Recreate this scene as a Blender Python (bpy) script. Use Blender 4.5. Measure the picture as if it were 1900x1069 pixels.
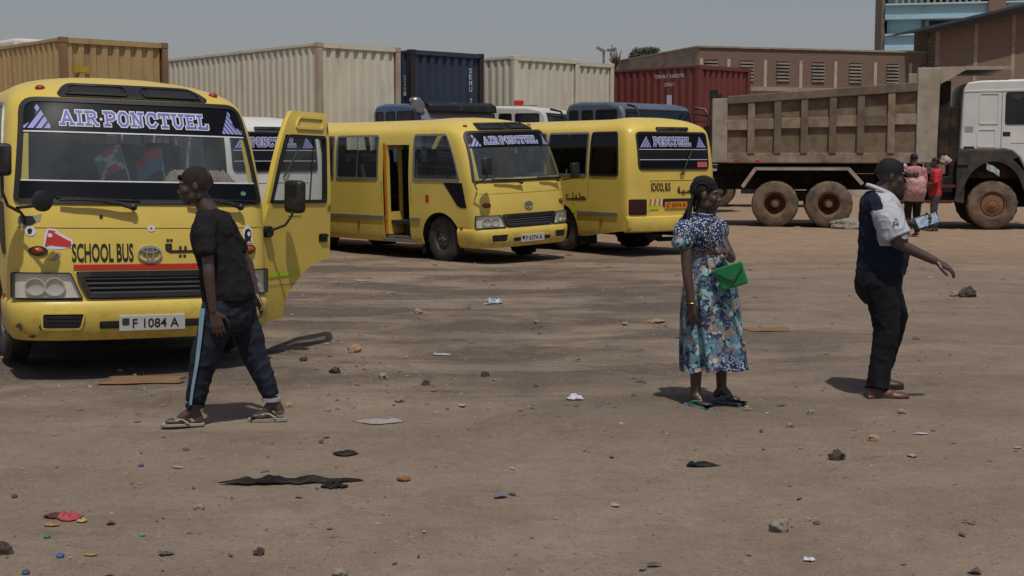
import bpy, bmesh, math, random
import numpy as np
from mathutils import Vector, Matrix, Quaternion, noise
R = math.radians
for o in list(bpy.data.objects): bpy.data.objects.remove(o)
sc = bpy.context.scene; col = sc.collection
random.seed(7); RNG = np.random.RandomState(11)

# ---------------------------------------------------------------- camera, sky, sun, exposure
CAMH = 1.72; FPX = 2500.0; HORY = 290.0
cam = bpy.data.objects.new('camera', bpy.data.cameras.new('camera')); col.objects.link(cam)
cam.location = (0, 0, CAMH); cam.rotation_euler = (R(90) - math.atan((534.5-HORY)/FPX), 0, 0)
cam.data.lens = FPX/1900*36; cam.data.sensor_width = 36; cam.data.clip_end = 5000; cam.data.clip_start = .1
sc.camera = cam
SUN_EL = R(67); SUN_H = Vector((-.13, .99, 0)).normalized()
L = Vector((SUN_H.x*math.cos(SUN_EL), SUN_H.y*math.cos(SUN_EL), -math.sin(SUN_EL)))
w = bpy.data.worlds.new('World'); sc.world = w; w.use_nodes = True
nt = w.node_tree; nt.nodes.clear()
sky = nt.nodes.new('ShaderNodeTexSky'); sky.sky_type = 'NISHITA'; sky.sun_disc = False
sky.sun_elevation = SUN_EL; sky.sun_rotation = math.atan2(-L.x, -L.y)
sky.air_density = 1.3; sky.dust_density = 3.0; sky.ozone_density = 1.0; sky.altitude = 780
hs = nt.nodes.new('ShaderNodeHueSaturation'); hs.inputs['Saturation'].default_value = .78
bg = nt.nodes.new('ShaderNodeBackground'); bg.inputs['Strength'].default_value = .062
wo = nt.nodes.new('ShaderNodeOutputWorld')
tn = nt.nodes.new('ShaderNodeMix'); tn.data_type = 'RGBA'; tn.blend_type = 'MULTIPLY'; tn.inputs[0].default_value = 1; tn.inputs[7].default_value = (1.06, .985, 1.05, 1)      # hazy air, a little less green
nt.links.new(sky.outputs[0], hs.inputs['Color']); nt.links.new(hs.outputs[0], tn.inputs[6]); nt.links.new(tn.outputs[2], bg.inputs[0]); nt.links.new(bg.outputs[0], wo.inputs[0])
sl = bpy.data.lights.new('sun', 'SUN'); sl.energy = 2.9; sl.angle = R(1.2); sl.color = (1, .95, .88)
so = bpy.data.objects.new('sun', sl); col.objects.link(so); so.rotation_euler = L.to_track_quat('-Z', 'Y').to_euler(); so.location = (0, -20, 40)
sc.view_settings.view_transform = 'Standard'; sc.view_settings.look = 'None'
sc.view_settings.exposure = 0.0; sc.view_settings.gamma = 1.0; sc.view_settings.use_curve_mapping = False
sc.render.engine = 'CYCLES'; sc.cycles.use_denoising = True
sc.cycles.max_bounces = 8; sc.cycles.transparent_max_bounces = 16

# ---------------------------------------------------------------- helpers
def lin(h):
    c = [int(h[i:i+2], 16)/255 for i in (0, 2, 4)]
    return tuple(x/12.92 if x <= .04045 else ((x+.055)/1.055)**2.4 for x in c)
def C4(c): return (c[0], c[1], c[2], 1)
class NT:
    """small node tree helper"""
    def __init__(s, m): s.t = m.node_tree; s.t.nodes.clear(); s._co = None
    def n(s, typ, **kw):
        d = s.t.nodes.new('ShaderNode'+typ)
        for k, v in kw.items():
            if k.startswith('i_'): d.inputs[k[2:].replace('_', ' ')].default_value = v
            else: setattr(d, k, v)
        return d
    def l(s, a, b): s.t.links.new(a, b)
    def co(s):
        if s._co is None: s._co = s.n('TexCoord').outputs['Object']
        return s._co
    def mapped(s, scale):
        m = s.n('Mapping'); m.inputs['Scale'].default_value = scale; s.l(s.co(), m.inputs['Vector']); return m.outputs[0]
    def noise(s, scale, detail=5, rough=.55, vec=None, dist=0):
        d = s.n('TexNoise'); d.inputs['Scale'].default_value = scale; d.inputs['Detail'].default_value = detail
        d.inputs['Roughness'].default_value = rough; d.inputs['Distortion'].default_value = dist
        s.l(vec if vec is not None else s.co(), d.inputs['Vector']); return d.outputs['Fac']
    def ramp(s, fac, stops, interp='LINEAR'):
        d = s.n('ValToRGB'); e = d.color_ramp.elements; d.color_ramp.interpolation = interp
        while len(e) < len(stops): e.new(.5)
        for i, (p, c) in enumerate(stops):
            e[i].position = p; e[i].color = C4(c) if len(c) == 3 else c
        s.l(fac, d.inputs['Fac']); return d.outputs['Color']
    def mix(s, fac, a, b, blend='MIX'):
        d = s.n('Mix', data_type='RGBA', blend_type=blend)
        for v, i in ((fac, 0), (a, 6), (b, 7)):
            if isinstance(v, (int, float)): d.inputs[i].default_value = v
            elif isinstance(v, tuple): d.inputs[i].default_value = C4(v)
            else: s.l(v, d.inputs[i])
        return d.outputs[2]
    def math(s, op, a, b=0.0):
        d = s.n('Math', operation=op)
        for v, i in ((a, 0), (b, 1)):
            if isinstance(v, (int, float)): d.inputs[i].default_value = v
            else: s.l(v, d.inputs[i])
        return d.outputs[0]
    def out(s, sh): o = s.n('OutputMaterial'); s.l(sh, o.inputs[0])
    def bsdf(s, colr, rough=.6, metal=0, spec=.5, bump=None, bstr=.3, bdist=.01, **kw):
        b = s.n('BsdfPrincipled')
        if isinstance(colr, tuple): b.inputs['Base Color'].default_value = C4(colr)
        else: s.l(colr, b.inputs['Base Color'])
        if isinstance(rough, (int, float)): b.inputs['Roughness'].default_value = rough
        else: s.l(rough, b.inputs['Roughness'])
        b.inputs['Metallic'].default_value = metal; b.inputs['Specular IOR Level'].default_value = spec
        if bump is not None:
            u = s.n('Bump'); u.inputs['Strength'].default_value = bstr; u.inputs['Distance'].default_value = bdist
            s.l(bump, u.inputs['Height']); s.l(u.outputs[0], b.inputs['Normal'])
        s.out(b.outputs[0]); return b
MATS = {}
def newmat(name):
    m = bpy.data.materials.new(name); m.use_nodes = True; MATS[name] = m; return m
def mat(name, c, rough=.6, metal=0, var=.18, scale=6, spec=.5, dirt=None, damt=.5, dscale=2.5, bump=0, bscale=60, stretch=None):
    """paint / plastic / cloth with noise variation, and blotches of dirt"""
    if name in MATS: return MATS[name]
    m = newmat(name); t = NT(m)
    if isinstance(c, str): c = lin(c)
    if isinstance(dirt, str): dirt = lin(dirt)
    vec = t.mapped(stretch) if stretch else t.co()
    a = t.noise(scale, 6, .6, vec)
    colr = t.ramp(a, [(.25, tuple(x*(1-var) for x in c)), (.75, tuple(min(1, x*(1+var)) for x in c))])
    r = rough
    if dirt:
        f = t.noise(dscale, 8, .68, vec); g = t.ramp(f, [(.60-.3*damt, (0, 0, 0)), (.75-.1*damt, (1, 1, 1))])
        f2 = t.math('MULTIPLY', g, min(1, .45+.5*damt)); colr = t.mix(f2, colr, dirt)
        r = t.math('ADD', t.math('MULTIPLY', f2, max(0, .85-rough)), rough)
    t.bsdf(colr, r, metal, spec, t.noise(bscale, 4) if bump else None, bump, .004)
    return m
def glassmat(name, tint, refl=1.0, rough=.02, dust=.0, opaque=0.0, dcol='6a675f'):
    """thin window pane: tinted transparency, fresnel reflection, a film of dust (on the windscreen also a painted sky reflection)"""
    if name in MATS: return MATS[name]
    m = newmat(name); t = NT(m)
    tr = t.n('BsdfTransparent'); tr.inputs[0].default_value = C4(tint)
    gl = t.n('BsdfGlossy'); gl.inputs['Roughness'].default_value = rough; gl.inputs['Color'].default_value = (refl, refl, refl, 1)
    lw = t.n('LayerWeight'); lw.inputs['Blend'].default_value = .5; fr = t.math('ADD', t.math('MULTIPLY', t.math('POWER', lw.outputs['Facing'], 5.0), .90), .05)      # Schlick, the same from both sides
    m1 = t.n('MixShader'); t.l(fr, m1.inputs[0]); t.l(tr.outputs[0], m1.inputs[1]); t.l(gl.outputs[0], m1.inputs[2])
    df = t.n('BsdfDiffuse'); df.inputs[0].default_value = C4(lin(dcol))
    nz = t.noise(3, 6, .65); f = t.math('MULTIPLY', nz, dust*2)
    m2 = t.n('MixShader'); t.l(f, m2.inputs[0]); t.l(m1.outputs[0], m2.inputs[1]); t.l(df.outputs[0], m2.inputs[2])
    t.out(m2.outputs[0]); return m
class MB:
    def __init__(s): s.v = []; s.f = []; s.m = []
    def add(s, vs, fs, m=0, M=None):
        o = len(s.v)
        s.v += [tuple(M @ Vector(p)) if M is not None else tuple(p) for p in vs]
        s.f += [tuple(i+o for i in f) for f in fs]; s.m += [m]*len(fs); return s
    def box(s, x0, x1, y0, y1, z0, z1, m=0, M=None):
        vs = [(x, y, z) for x in (x0, x1) for y in (y0, y1) for z in (z0, z1)]
        return s.add(vs, [(0,1,3,2),(4,6,7,5),(0,4,5,1),(2,3,7,6),(0,2,6,4),(1,5,7,3)], m, M)
    def grid(s, P, m=0, skip=None, flip=False):
        nr, nc = len(P), len(P[0]); fs = []
        for i in range(nr-1):
            for j in range(nc-1):
                if skip and skip(i, j): continue
                q = (i*nc+j, i*nc+j+1, (i+1)*nc+j+1, (i+1)*nc+j); fs.append(q[::-1] if flip else q)
        return s.add([p for r in P for p in r], fs, m)
    def prism(s, poly, y0, y1, m=0, M=None, ax='y'):
        """closed polygon (a,b) extruded along an axis (default: x,z polygon along y)"""
        n = len(poly)
        mk = {'y': lambda p, h: (p[0], h, p[1]), 'z': lambda p, h: (p[0], p[1], h), 'x': lambda p, h: (h, p[0], p[1])}[ax]
        vs = [mk(p, y0) for p in poly]+[mk(p, y1) for p in poly]
        fs = [tuple(range(n)), tuple(range(2*n-1, n-1, -1))]+[(i, n+i, n+(i+1) % n, (i+1) % n) for i in range(n)]
        return s.add(vs, fs, m, M)
    def tube(s, pts, r, n=8, m=0, caps=True, M=None):
        pts = [Vector(p) for p in pts]; rs = r if isinstance(r, (list, tuple)) else [r]*len(pts); vs = []; fs = []; pu = None
        for i, p in enumerate(pts):
            d = (pts[min(i+1, len(pts)-1)]-pts[max(i-1, 0)]).normalized()
            if pu is None: pu = d.orthogonal().normalized()
            pu = (pu-d*pu.dot(d)).normalized(); b = d.cross(pu)
            for k in range(n):
                a = 2*math.pi*k/n; vs.append(p+(pu*math.cos(a)+b*math.sin(a))*rs[i])
        for i in range(len(pts)-1):
            for k in range(n): fs.append((i*n+k, i*n+(k+1) % n, (i+1)*n+(k+1) % n, (i+1)*n+k))
        if caps: fs += [tuple(range(n-1, -1, -1)), tuple(range((len(pts)-1)*n, len(pts)*n))]
        return s.add(vs, fs, m, M)
    def lathe(s, prof, n=24, m=0, M=None, ax='y'):
        """profile [(r,h)] spun about an axis through the origin"""
        vs = []; fs = []
        for r, h in prof:
            for k in range(n):
                a = 2*math.pi*k/n; c, d = r*math.cos(a), r*math.sin(a)
                vs.append({'y': (c, h, d), 'z': (c, d, h), 'x': (h, c, d)}[ax])
        for i in range(len(prof)-1):
            for k in range(n): fs.append((i*n+k, i*n+(k+1) % n, (i+1)*n+(k+1) % n, (i+1)*n+k))
        return s.add(vs, fs, m, M)
    def ell(s, c, r, m=0, B=None, nu=12, nv=8):
        vs = []; fs = []
        for i in range(nv+1):
            th = math.pi*i/nv
            for k in range(nu):
                ph = 2*math.pi*k/nu; p = Vector((r[0]*math.sin(th)*math.cos(ph), r[1]*math.sin(th)*math.sin(ph), r[2]*math.cos(th)))
                if B is not None: p = B @ p
                vs.append(p+Vector(c))
        for i in range(nv):
            for k in range(nu): fs.append((i*nu+k, (i+1)*nu+k, (i+1)*nu+(k+1) % nu, i*nu+(k+1) % nu))
        return s.add(vs, fs, m)
    def mesh(s, name, mats, smooth=False, sharp=40, merge=0):
        me = bpy.data.meshes.new(name); me.from_pydata(s.v, [], s.f)
        for x in (mats if isinstance(mats, (list, tuple)) else [mats]): me.materials.append(x)
        if any(s.m): me.polygons.foreach_set('material_index', s.m)
        bm = bmesh.new(); bm.from_mesh(me)
        if merge: bmesh.ops.remove_doubles(bm, verts=bm.verts, dist=merge)
        bmesh.ops.recalc_face_normals(bm, faces=bm.faces); bm.to_mesh(me); bm.free()
        if smooth:
            me.polygons.foreach_set('use_smooth', [True]*len(me.polygons)); me.set_sharp_from_angle(angle=R(sharp))
        me.update(); return me
    def build(s, name, mats, parent=None, smooth=False, sharp=40, merge=0, bevel=0, seg=2):
        return link(name, s.mesh(name, mats, smooth, sharp, merge), parent, bevel, seg)
def link(name, me, parent=None, bevel=0, seg=2):
    o = bpy.data.objects.new(name, me); col.objects.link(o)
    if parent: o.parent = parent
    if bevel:
        b = o.modifiers.new('bevel', 'BEVEL'); b.width = bevel; b.segments = seg; b.limit_method = 'ANGLE'; b.angle_limit = R(35)
        b.harden_normals = False
    return o
def tag(o, label=None, cat=None, group=None, kind=None):
    if label: o['label'] = label
    if cat: o['category'] = cat
    if group: o['group'] = group
    if kind: o['kind'] = kind
    return o
def empty(name, loc=(0, 0, 0), fwd=None, roll=0, pitch=0):
    o = bpy.data.objects.new(name, None); col.objects.link(o); o.empty_display_size = .2
    rz = math.atan2(fwd[1], fwd[0]) if fwd else 0
    o.matrix_world = Matrix.Translation(loc) @ Matrix.Rotation(rz, 4, 'Z') @ Matrix.Rotation(pitch, 4, 'Y') @ Matrix.Rotation(roll, 4, 'X')
    return o
def pix(px, py, z=0.0):
    """point at height z seen at a pixel of the photograph"""
    p = math.atan((534.5-HORY)/FPX); x, y = (px-950)/FPX, (534.5-py)/FPX
    d = Vector((x, math.cos(p)+y*math.sin(p), -math.sin(p)+y*math.cos(p)))
    t = (z-CAMH)/d.z; return Vector((d.x*t, d.y*t, z))
def pixd(px, py, Y):
    p = math.atan((534.5-HORY)/FPX); x, y = (px-950)/FPX, (534.5-py)/FPX
    d = Vector((x, math.cos(p)+y*math.sin(p), -math.sin(p)+y*math.cos(p)))
    return Vector((0, 0, CAMH))+d*(Y/d.y)
def pchip(pts):
    xs = np.array([p[0] for p in pts], float); ys = np.array([p[1] for p in pts], float)
    h = np.diff(xs); dl = np.diff(ys)/h; m = np.zeros(len(xs))
    for i in range(1, len(xs)-1):
        if dl[i-1]*dl[i] > 0:
            w1, w2 = 2*h[i]+h[i-1], h[i]+2*h[i-1]; m[i] = (w1+w2)/(w1/dl[i-1]+w2/dl[i])
    m[0], m[-1] = dl[0], dl[-1]
    def f(x):
        x = min(max(x, xs[0]), xs[-1]); i = min(int(np.searchsorted(xs, x, 'right'))-1, len(h)-1); t = (x-xs[i])/h[i]
        return float((2*t**3-3*t*t+1)*ys[i]+(t**3-2*t*t+t)*h[i]*m[i]+(-2*t**3+3*t*t)*ys[i+1]+(t**3-t*t)*h[i]*m[i+1])
    return f
_TX = {}
def text_geo(s, bold=0.0):
    """letters as flat polygons, height 1, left edge at 0"""
    if (s, bold) in _TX: return _TX[(s, bold)]
    cu = bpy.data.curves.new('t', 'FONT'); cu.body = s; cu.resolution_u = 3; cu.offset = bold
    ob = bpy.data.objects.new('t', cu); col.objects.link(ob); bpy.context.view_layer.update()
    me = bpy.data.meshes.new_from_object(ob.evaluated_get(bpy.context.evaluated_depsgraph_get()))
    vs = np.array([v.co[:2] for v in me.vertices]); fs = [tuple(p.vertices) for p in me.polygons]
    bpy.data.objects.remove(ob); bpy.data.meshes.remove(me); bpy.data.curves.remove(cu)
    vs -= vs.min(0); vs /= vs[:, 1].max(); _TX[(s, bold)] = (vs, fs); return _TX[(s, bold)]
for s_, b_ in (('SCHOOL BUS', .025), ('F 1084 A', .012), ('F 6374 A', .012), ('C 5374 A', .012), ('SEMU', .01), ('22G1', .01), ('TRHU 168273', .01)): text_geo(s_, b_)
def text_on(surf, s, u, v, wid, hei, m, name, parent, off=.004, bold=.012):
    vs, fs = text_geo(s, bold); wmax = vs[:, 0].max(); b = MB()
    b.add([surf(u+p[0]/wmax*wid, v+p[1]*hei, off) for p in vs], fs); return b.build(name, m, parent)
def ribbon(b, surf, pts, wd, off, m=0):
    """flat stroke along a polyline, square ended"""
    for i in range(len(pts)-1):
        a, c = Vector(pts[i]), Vector(pts[i+1]); d = (c-a).normalized(); n = Vector((-d.y, d.x))*wd/2; e = d*wd*.3
        o = off+.0003*(i % 4)+.0001*(len(b.f) % 7)
        q = [a-e+n, c+e+n, c+e-n, a-e-n]; b.add([surf(p.x, p.y, o) for p in q], [(0, 1, 2, 3)], m)
# slab-serif capitals: strokes in a box of height 1
SLAB = {
 'A': (.95, [[(.1, 0), (.45, 1), (.8, 0)], [(.25, .32), (.65, .32)], [(-.05, 0), (.26, 0)], [(.64, 0), (.95, 0)]]),
 'I': (.5, [[(.25, 0), (.25, 1)], [(.03, 0), (.47, 0)], [(.03, 1), (.47, 1)]]),
 'R': (.9, [[(.2, 0), (.2, 1)], [(.0, 1), (.55, 1), (.72, .88), (.72, .64), (.55, .5), (.2, .5)], [(.5, .5), (.78, 0), (.92, 0)], [(0, 0), (.4, 0)]]),
 'P': (.85, [[(.2, 0), (.2, 1)], [(.0, 1), (.58, 1), (.76, .88), (.76, .58), (.58, .45), (.2, .45)], [(0, 0), (.42, 0)]]),
 'O': (.85, [[(.1, .25), (.1, .75), (.28, 1), (.57, 1), (.75, .75), (.75, .25), (.57, 0), (.28, 0), (.1, .25)]]),
 'N': (1.0, [[(.2, 0), (.2, 1), (.75, 0), (.75, 1)], [(.02, 0), (.38, 0)], [(.02, 1), (.25, 1)], [(.58, 1), (.95, 1)]]),
 'C': (.85, [[(.75, .72), (.58, 1), (.28, 1), (.1, .75), (.1, .25), (.28, 0), (.58, 0), (.78, .25)], [(.76, .68), (.76, 1)]]),
 'T': (.85, [[(.42, 0), (.42, 1)], [(.02, .75), (.02, 1), (.82, 1), (.82, .75)], [(.2, 0), (.64, 0)]]),
 'U': (.95, [[(.18, 1), (.18, .25), (.34, 0), (.6, 0), (.76, .25), (.76, 1)], [(0, 1), (.36, 1)], [(.58, 1), (.94, 1)]]),
 'E': (.8, [[(.18, 0), (.18, 1)], [(0, 1), (.72, 1), (.72, .8)], [(0, 0), (.74, 0), (.74, .22)], [(.18, .5), (.52, .5)]]),
 'L': (.78, [[(.18, 0), (.18, 1)], [(0, 1), (.4, 1)], [(0, 0), (.74, 0), (.74, .28)]])}
def slab_text(surf, s, u, v, wid, hei, parent, mw, mb, off=.006):
    tot = sum(SLAB[c][0]+.16 if c in SLAB else .34 for c in s); k = wid/tot; bw = MB(); bb = MB(); x = u
    for c in s:
        if c not in SLAB:
            for q in range(6):
                a = q*math.pi/3; bw.add([surf(x+.1*k+.12*hei*math.cos(a+d)*(d >= 0), v+hei*.45+.12*hei*math.sin(a+d)*(d >= 0), off) for d in (-1, 0, math.pi/3)], [(0, 1, 2)])
            x += .34*k; continue
        for st in SLAB[c][1]:
            pts = [(x+p[0]*k, v+p[1]*hei) for p in st]
            ribbon(bw, surf, pts, .36*hei, off); ribbon(bb, surf, pts, .175*hei, off+.003)
        x += (SLAB[c][0]+.16)*k
    bw.build('lettering_outline', mw, parent); bb.build('lettering', mb, parent)
def chevrons(surf, u, v, wid, hei, sgn, parent, mb, off=.006, n=4):
    """triangle made of slanted bars"""
    b = MB()
    for i in range(n):
        a0, a1 = i/n, (i+.72)/n
        top = lambda a: (u+sgn*wid*(.62+.38*a), v+hei*(1-a))
        bot = lambda a: (u+sgn*wid*a, v)
        q = [bot(a0), bot(a1), top(a1), top(a0)]; o = off+.0004*i
        b.add([surf(p[0], p[1], o) for p in q], [(0, 1, 2, 3)])
    b.build('triangle_sign', mb, parent)
def outline(v0, v1, uL, uR, r, n=10, k=5):
    """rounded (trapezoid) outline, counter-clockwise list of (u,v)"""
    rs = r if isinstance(r, (list, tuple)) else [r]*4; P = []
    cs = [(uL(v0), v0), (uR(v0), v0), (uR(v1), v1), (uL(v1), v1)]
    for i in range(4):
        c = Vector(cs[i]); a = (Vector(cs[i-1])-c).normalized(); d = (Vector(cs[(i+1) % 4])-c).normalized(); rr = rs[i]
        p0, p1 = c+a*rr, c+d*rr
        for q in range(k+1):
            t = q/k; P.append((1-t)**2*p0+2*t*(1-t)*c+t*t*p1)
        e = Vector(cs[(i+1) % 4])-d*rs[(i+1) % 4]
        for q in range(1, n): P.append(p1+(e-p1)*q/n)
    return P
def inset(P, m):
    n = len(P); out = []
    for i in range(n):
        d = (P[(i+1) % n]-P[i-1]); d = d.normalized() if d.length > 1e-6 else Vector((1, 0)); out.append(P[i]+Vector((-d.y, d.x))*m)
    return out
def ring(surf, P, m, o0, o1, b=None, mi=0):
    """raised frame of width m along an outline, between offsets o0 (inner) and o1 (outer)"""
    b = b or MB(); Q = inset(P, m); n = len(P); vs = []
    for p in P: vs += [surf(p.x, p.y, o0), surf(p.x, p.y, o1)]
    for p in Q: vs += [surf(p.x, p.y, o1), surf(p.x, p.y, o0)]
    fs = []
    for i in range(n):
        j = (i+1) % n; a, c = 2*i, 2*j; A, Cc = 2*n+2*i, 2*n+2*j
        fs += [(a, c, c+1, a+1), (a+1, c+1, Cc, A), (A, Cc, Cc+1, A+1)]
    return b.add(vs, fs, mi)
def fill(surf, v0, v1, uL, uR, r, off, b=None, mi=0, nu=14, nv=10, thick=0):
    b = b or MB(); rs = r if isinstance(r, (list, tuple)) else [r]*4; vs_ = set(v0+(v1-v0)*i/nv for i in range(nv+1))
    for i in range(5):
        t = 1-math.cos(i/4*math.pi/2)
        vs_.add(v0+max(rs[0], rs[1])*t); vs_.add(v1-max(rs[2], rs[3])*t)
    P = []
    for v in sorted(vs_):
        def sh(rb, rt):
            d = v-v0
            if rb and d < rb: return rb-math.sqrt(max(0, rb*rb-(rb-d)**2))
            d = v1-v
            if rt and d < rt: return rt-math.sqrt(max(0, rt*rt-(rt-d)**2))
            return 0
        a, c = uL(v)+sh(rs[0], rs[3]), uR(v)-sh(rs[1], rs[2]); P.append([(a+(c-a)*j/nu, v) for j in range(nu+1)])
    b.grid([[surf(p[0], p[1], off) for p in row] for row in P], mi)
    if thick:
        b.grid([[surf(p[0], p[1], off-thick) for p in row] for row in P], mi)
        edge = [p for p in P[0]]+[row[-1] for row in P[1:]]+P[-1][-2::-1]+[row[0] for row in P[-2::-1]]
        b.grid([[surf(p[0], p[1], off) for p in edge], [surf(p[0], p[1], off-thick) for p in edge]], mi)
    return b
K = lambda c: (lambda v: c)
def lerpv(v0, a, v1, c): return lambda v: a+(c-a)*(v-v0)/(v1-v0)
def wheel(parent, x, y, z, r, wd, rim_r, mt, mr, outer=1, name='wheel', dish=.10, n=36, nuts=8, mh=None):
    """tyre with a rim child; outer = sign of the y side that faces out"""
    T = Matrix.Translation((x, y, z)) @ Matrix.Scale(outer, 4, (0, 1, 0)); h = wd/2
    b = MB(); b.lathe([(rim_r, -h*.8), (rim_r+.02, -h), (r-.07, -h*1.02), (r-.02, -h*.86), (r, -h*.6), (r, h*.6), (r-.02, h*.86), (r-.07, h*1.02), (rim_r+.025, h), (rim_r, h*.85)], n, 0, T)
    for k in range(n):                                                                       # tread blocks
        a = 2*math.pi*k/n; b.box(-.018, .018, -h*.8, h*.8, r-.004, r+.007, 0, T @ Matrix.Rotation(a, 4, 'Y') @ Matrix.Rotation(.35*(1 if k % 2 else -1), 4, 'Z'))
    ty = b.build(name, mt, parent, True, 35)
    b = MB(); b.lathe([(rim_r+.004, h*.9), (rim_r-.02, h*.86), (rim_r-.03, h*.5), (rim_r-.05, h-dish*1.6), (rim_r*.62, h-dish*1.6), (rim_r*.55, h-dish*.9), (rim_r*.3, h-dish*.8), (rim_r*.27, h-.01), (0.001, h)], 28, 0, T)
    b.lathe([(rim_r-.03, -h*.8), (0.01, -h*.7)], 20, 0, T)
    for k in range(nuts):
        a = 2*math.pi*k/nuts; b.ell((T @ Vector((rim_r*.44*math.cos(a), h-dish*.8, rim_r*.44*math.sin(a)))), (.018, .02, .018), 0, None, 6, 4)
    b.build('rim', mr, ty, True, 35); return ty
# ---------------------------------------------------------------- shared materials
def bus_paint(name, c, dust, damt=.42):
    m = newmat(name); t = NT(m)
    a = t.noise(1.6, 7, .6); colr = t.ramp(a, [(.3, tuple(x*.90 for x in c)), (.7, tuple(min(1, x*1.06) for x in c))])
    sx = t.n('SeparateXYZ'); t.l(t.co(), sx.inputs[0])
    hi = t.ramp(t.math('MULTIPLY', sx.outputs['Z'], .35), [(.77, (0, 0, 0)), (.88, (1, 1, 1))])    # dust lying on the roof
    f = t.noise(3.5, 8, .7); g = t.math('MULTIPLY', t.math('MULTIPLY', hi, t.math('ADD', f, .15)), 1.1*damt)
    st = t.ramp(t.noise(5, 9, .72, t.mapped((1, 1, .5))), [(.58, (0, 0, 0)), (.74, (1, 1, 1))])
    g2 = t.math('MAXIMUM', g, t.math('MULTIPLY', st, .30)); colr = t.mix(g2, colr, dust)
    sc_ = t.ramp(t.noise(26, 6, .75), [(.70, (0, 0, 0)), (.76, (1, 1, 1))]); colr = t.mix(t.math('MULTIPLY', sc_, .5), colr, lin('4a3d22'))
    lo = t.ramp(t.math('MULTIPLY', sx.outputs['Z'], .5), [(.12, (1, 1, 1)), (.33, (0, 0, 0))]); sp_ = t.ramp(t.noise(11, 8, .7), [(.50, (0, 0, 0)), (.64, (1, 1, 1))]); colr = t.mix(t.math('MULTIPLY', t.math('MULTIPLY', lo, sp_), .55), colr, lin('6d5c44'))     # splashed mud
    r = t.math('ADD', t.math('MULTIPLY', t.noise(7, 5), .18), .28)
    b = t.bsdf(colr, t.math('ADD', r, t.math('MULTIPLY', g2, .5)), 0, .45, t.noise(2.2, 3), .06, .02); return m
YEL = bus_paint('bus_yellow_paint', (.615, .462, .088), lin('b5a27a'), .85); WHT = bus_paint('bus_white_paint', (.62, .62, .58), lin('8d8678'))
BLK = mat('black_plastic', '1b1b1c', .45, 0, .3, 9, dirt='5a5348', damt=.25)
RUB = mat('window_rubber', '141414', .6, 0, .2)
TYRE = mat('tyre_rubber', '232221', .85, 0, .25, 9, dirt='5d4f40', damt=.5, dscale=4, bump=.3)
DTYRE = mat('dusty_tyre_rubber', '3a342d', .92, 0, .25, 9, dirt='7d6a53', damt=.9, dscale=4, bump=.4)
RIMM = mat('dusty_rim', '4a4642', .6, .3, .25, 9, dirt='6d5a45', damt=.5)
RUSTRIM = mat('rusty_rim', '6e4a33', .8, .1, .3, 9, dirt='8a6a4c', damt=.6)
ALU = mat('aluminium_trim', '8d8d89', .45, .6, .12, 9, dirt='6b6255', damt=.3)
CHR = mat('chrome', 'b8b8b4', .25, .9, .08)
UND = mat('underbody', '191715', .9, 0, .3, 5, dirt='3d342a', damt=.5)
INT = mat('interior_grey', '33332f', .9, 0, .2); SEATM = mat('seat_cloth', '34373b', .95, 0, .3, 20, bump=.3)
FILM = mat('dark_window_film', '0d1014', .4, 0, .2, 3, .12); 
LETW = mat('lettering_white', 'c8c8cc', .6, 0, .06); LETB = mat('lettering_blue', '5b62a8', .6, 0, .1)
LETK = mat('lettering_black', '16140f', .6, 0, .2)
GLS = glassmat('windscreen_glass', (.88, .93, .92), 1.0, .02, .17, dcol='747e80')  # dust film that also paints in the grey veil of reflected sky
SGL = glassmat('side_window_glass', (.80, .86, .84), .9, .02, .12, dcol='6b7072')
TGL = glassmat('tinted_window_glass', (.10, .11, .12), .7, .03, .02)
LENS = glassmat('lamp_lens', (.9, .9, .86), 1.0, .05, .10, dcol='a8a396')
REFL = mat('lamp_reflector', 'e4e2d8', .3, 0, .10, 20)
ORG = mat('orange_lens', '9a4310', .3, 0, .15); RED = mat('red_lens', '8c2420', .3, 0, .15); DRED = mat('dark_red_lens', '2c0c0c', .22, 0, .2)
REDP = mat('red_paint_stripe', 'b3271f', .5, 0, .1); PLATE = mat('plate_white', 'b0b0aa', .5, 0, .08, dirt='7a7468', damt=.2)
PLATO = mat('plate_orange', 'c07a1c', .5, 0, .1); LIME = mat('reflective_lime', 'a9c01a', .45, 0, .1)
PINKS = mat('pink_sticker', 'b5564f', .6, 0, .1); GRYS = mat('grey_patch', '8f8b78', .8, 0, .2, 12)
SLT = mat('grille_slat', '4a4a49', .5, 0, .15)
TRI = mat('triangle_sign_film', '8a8ec2', .6, 0, .08)
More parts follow.
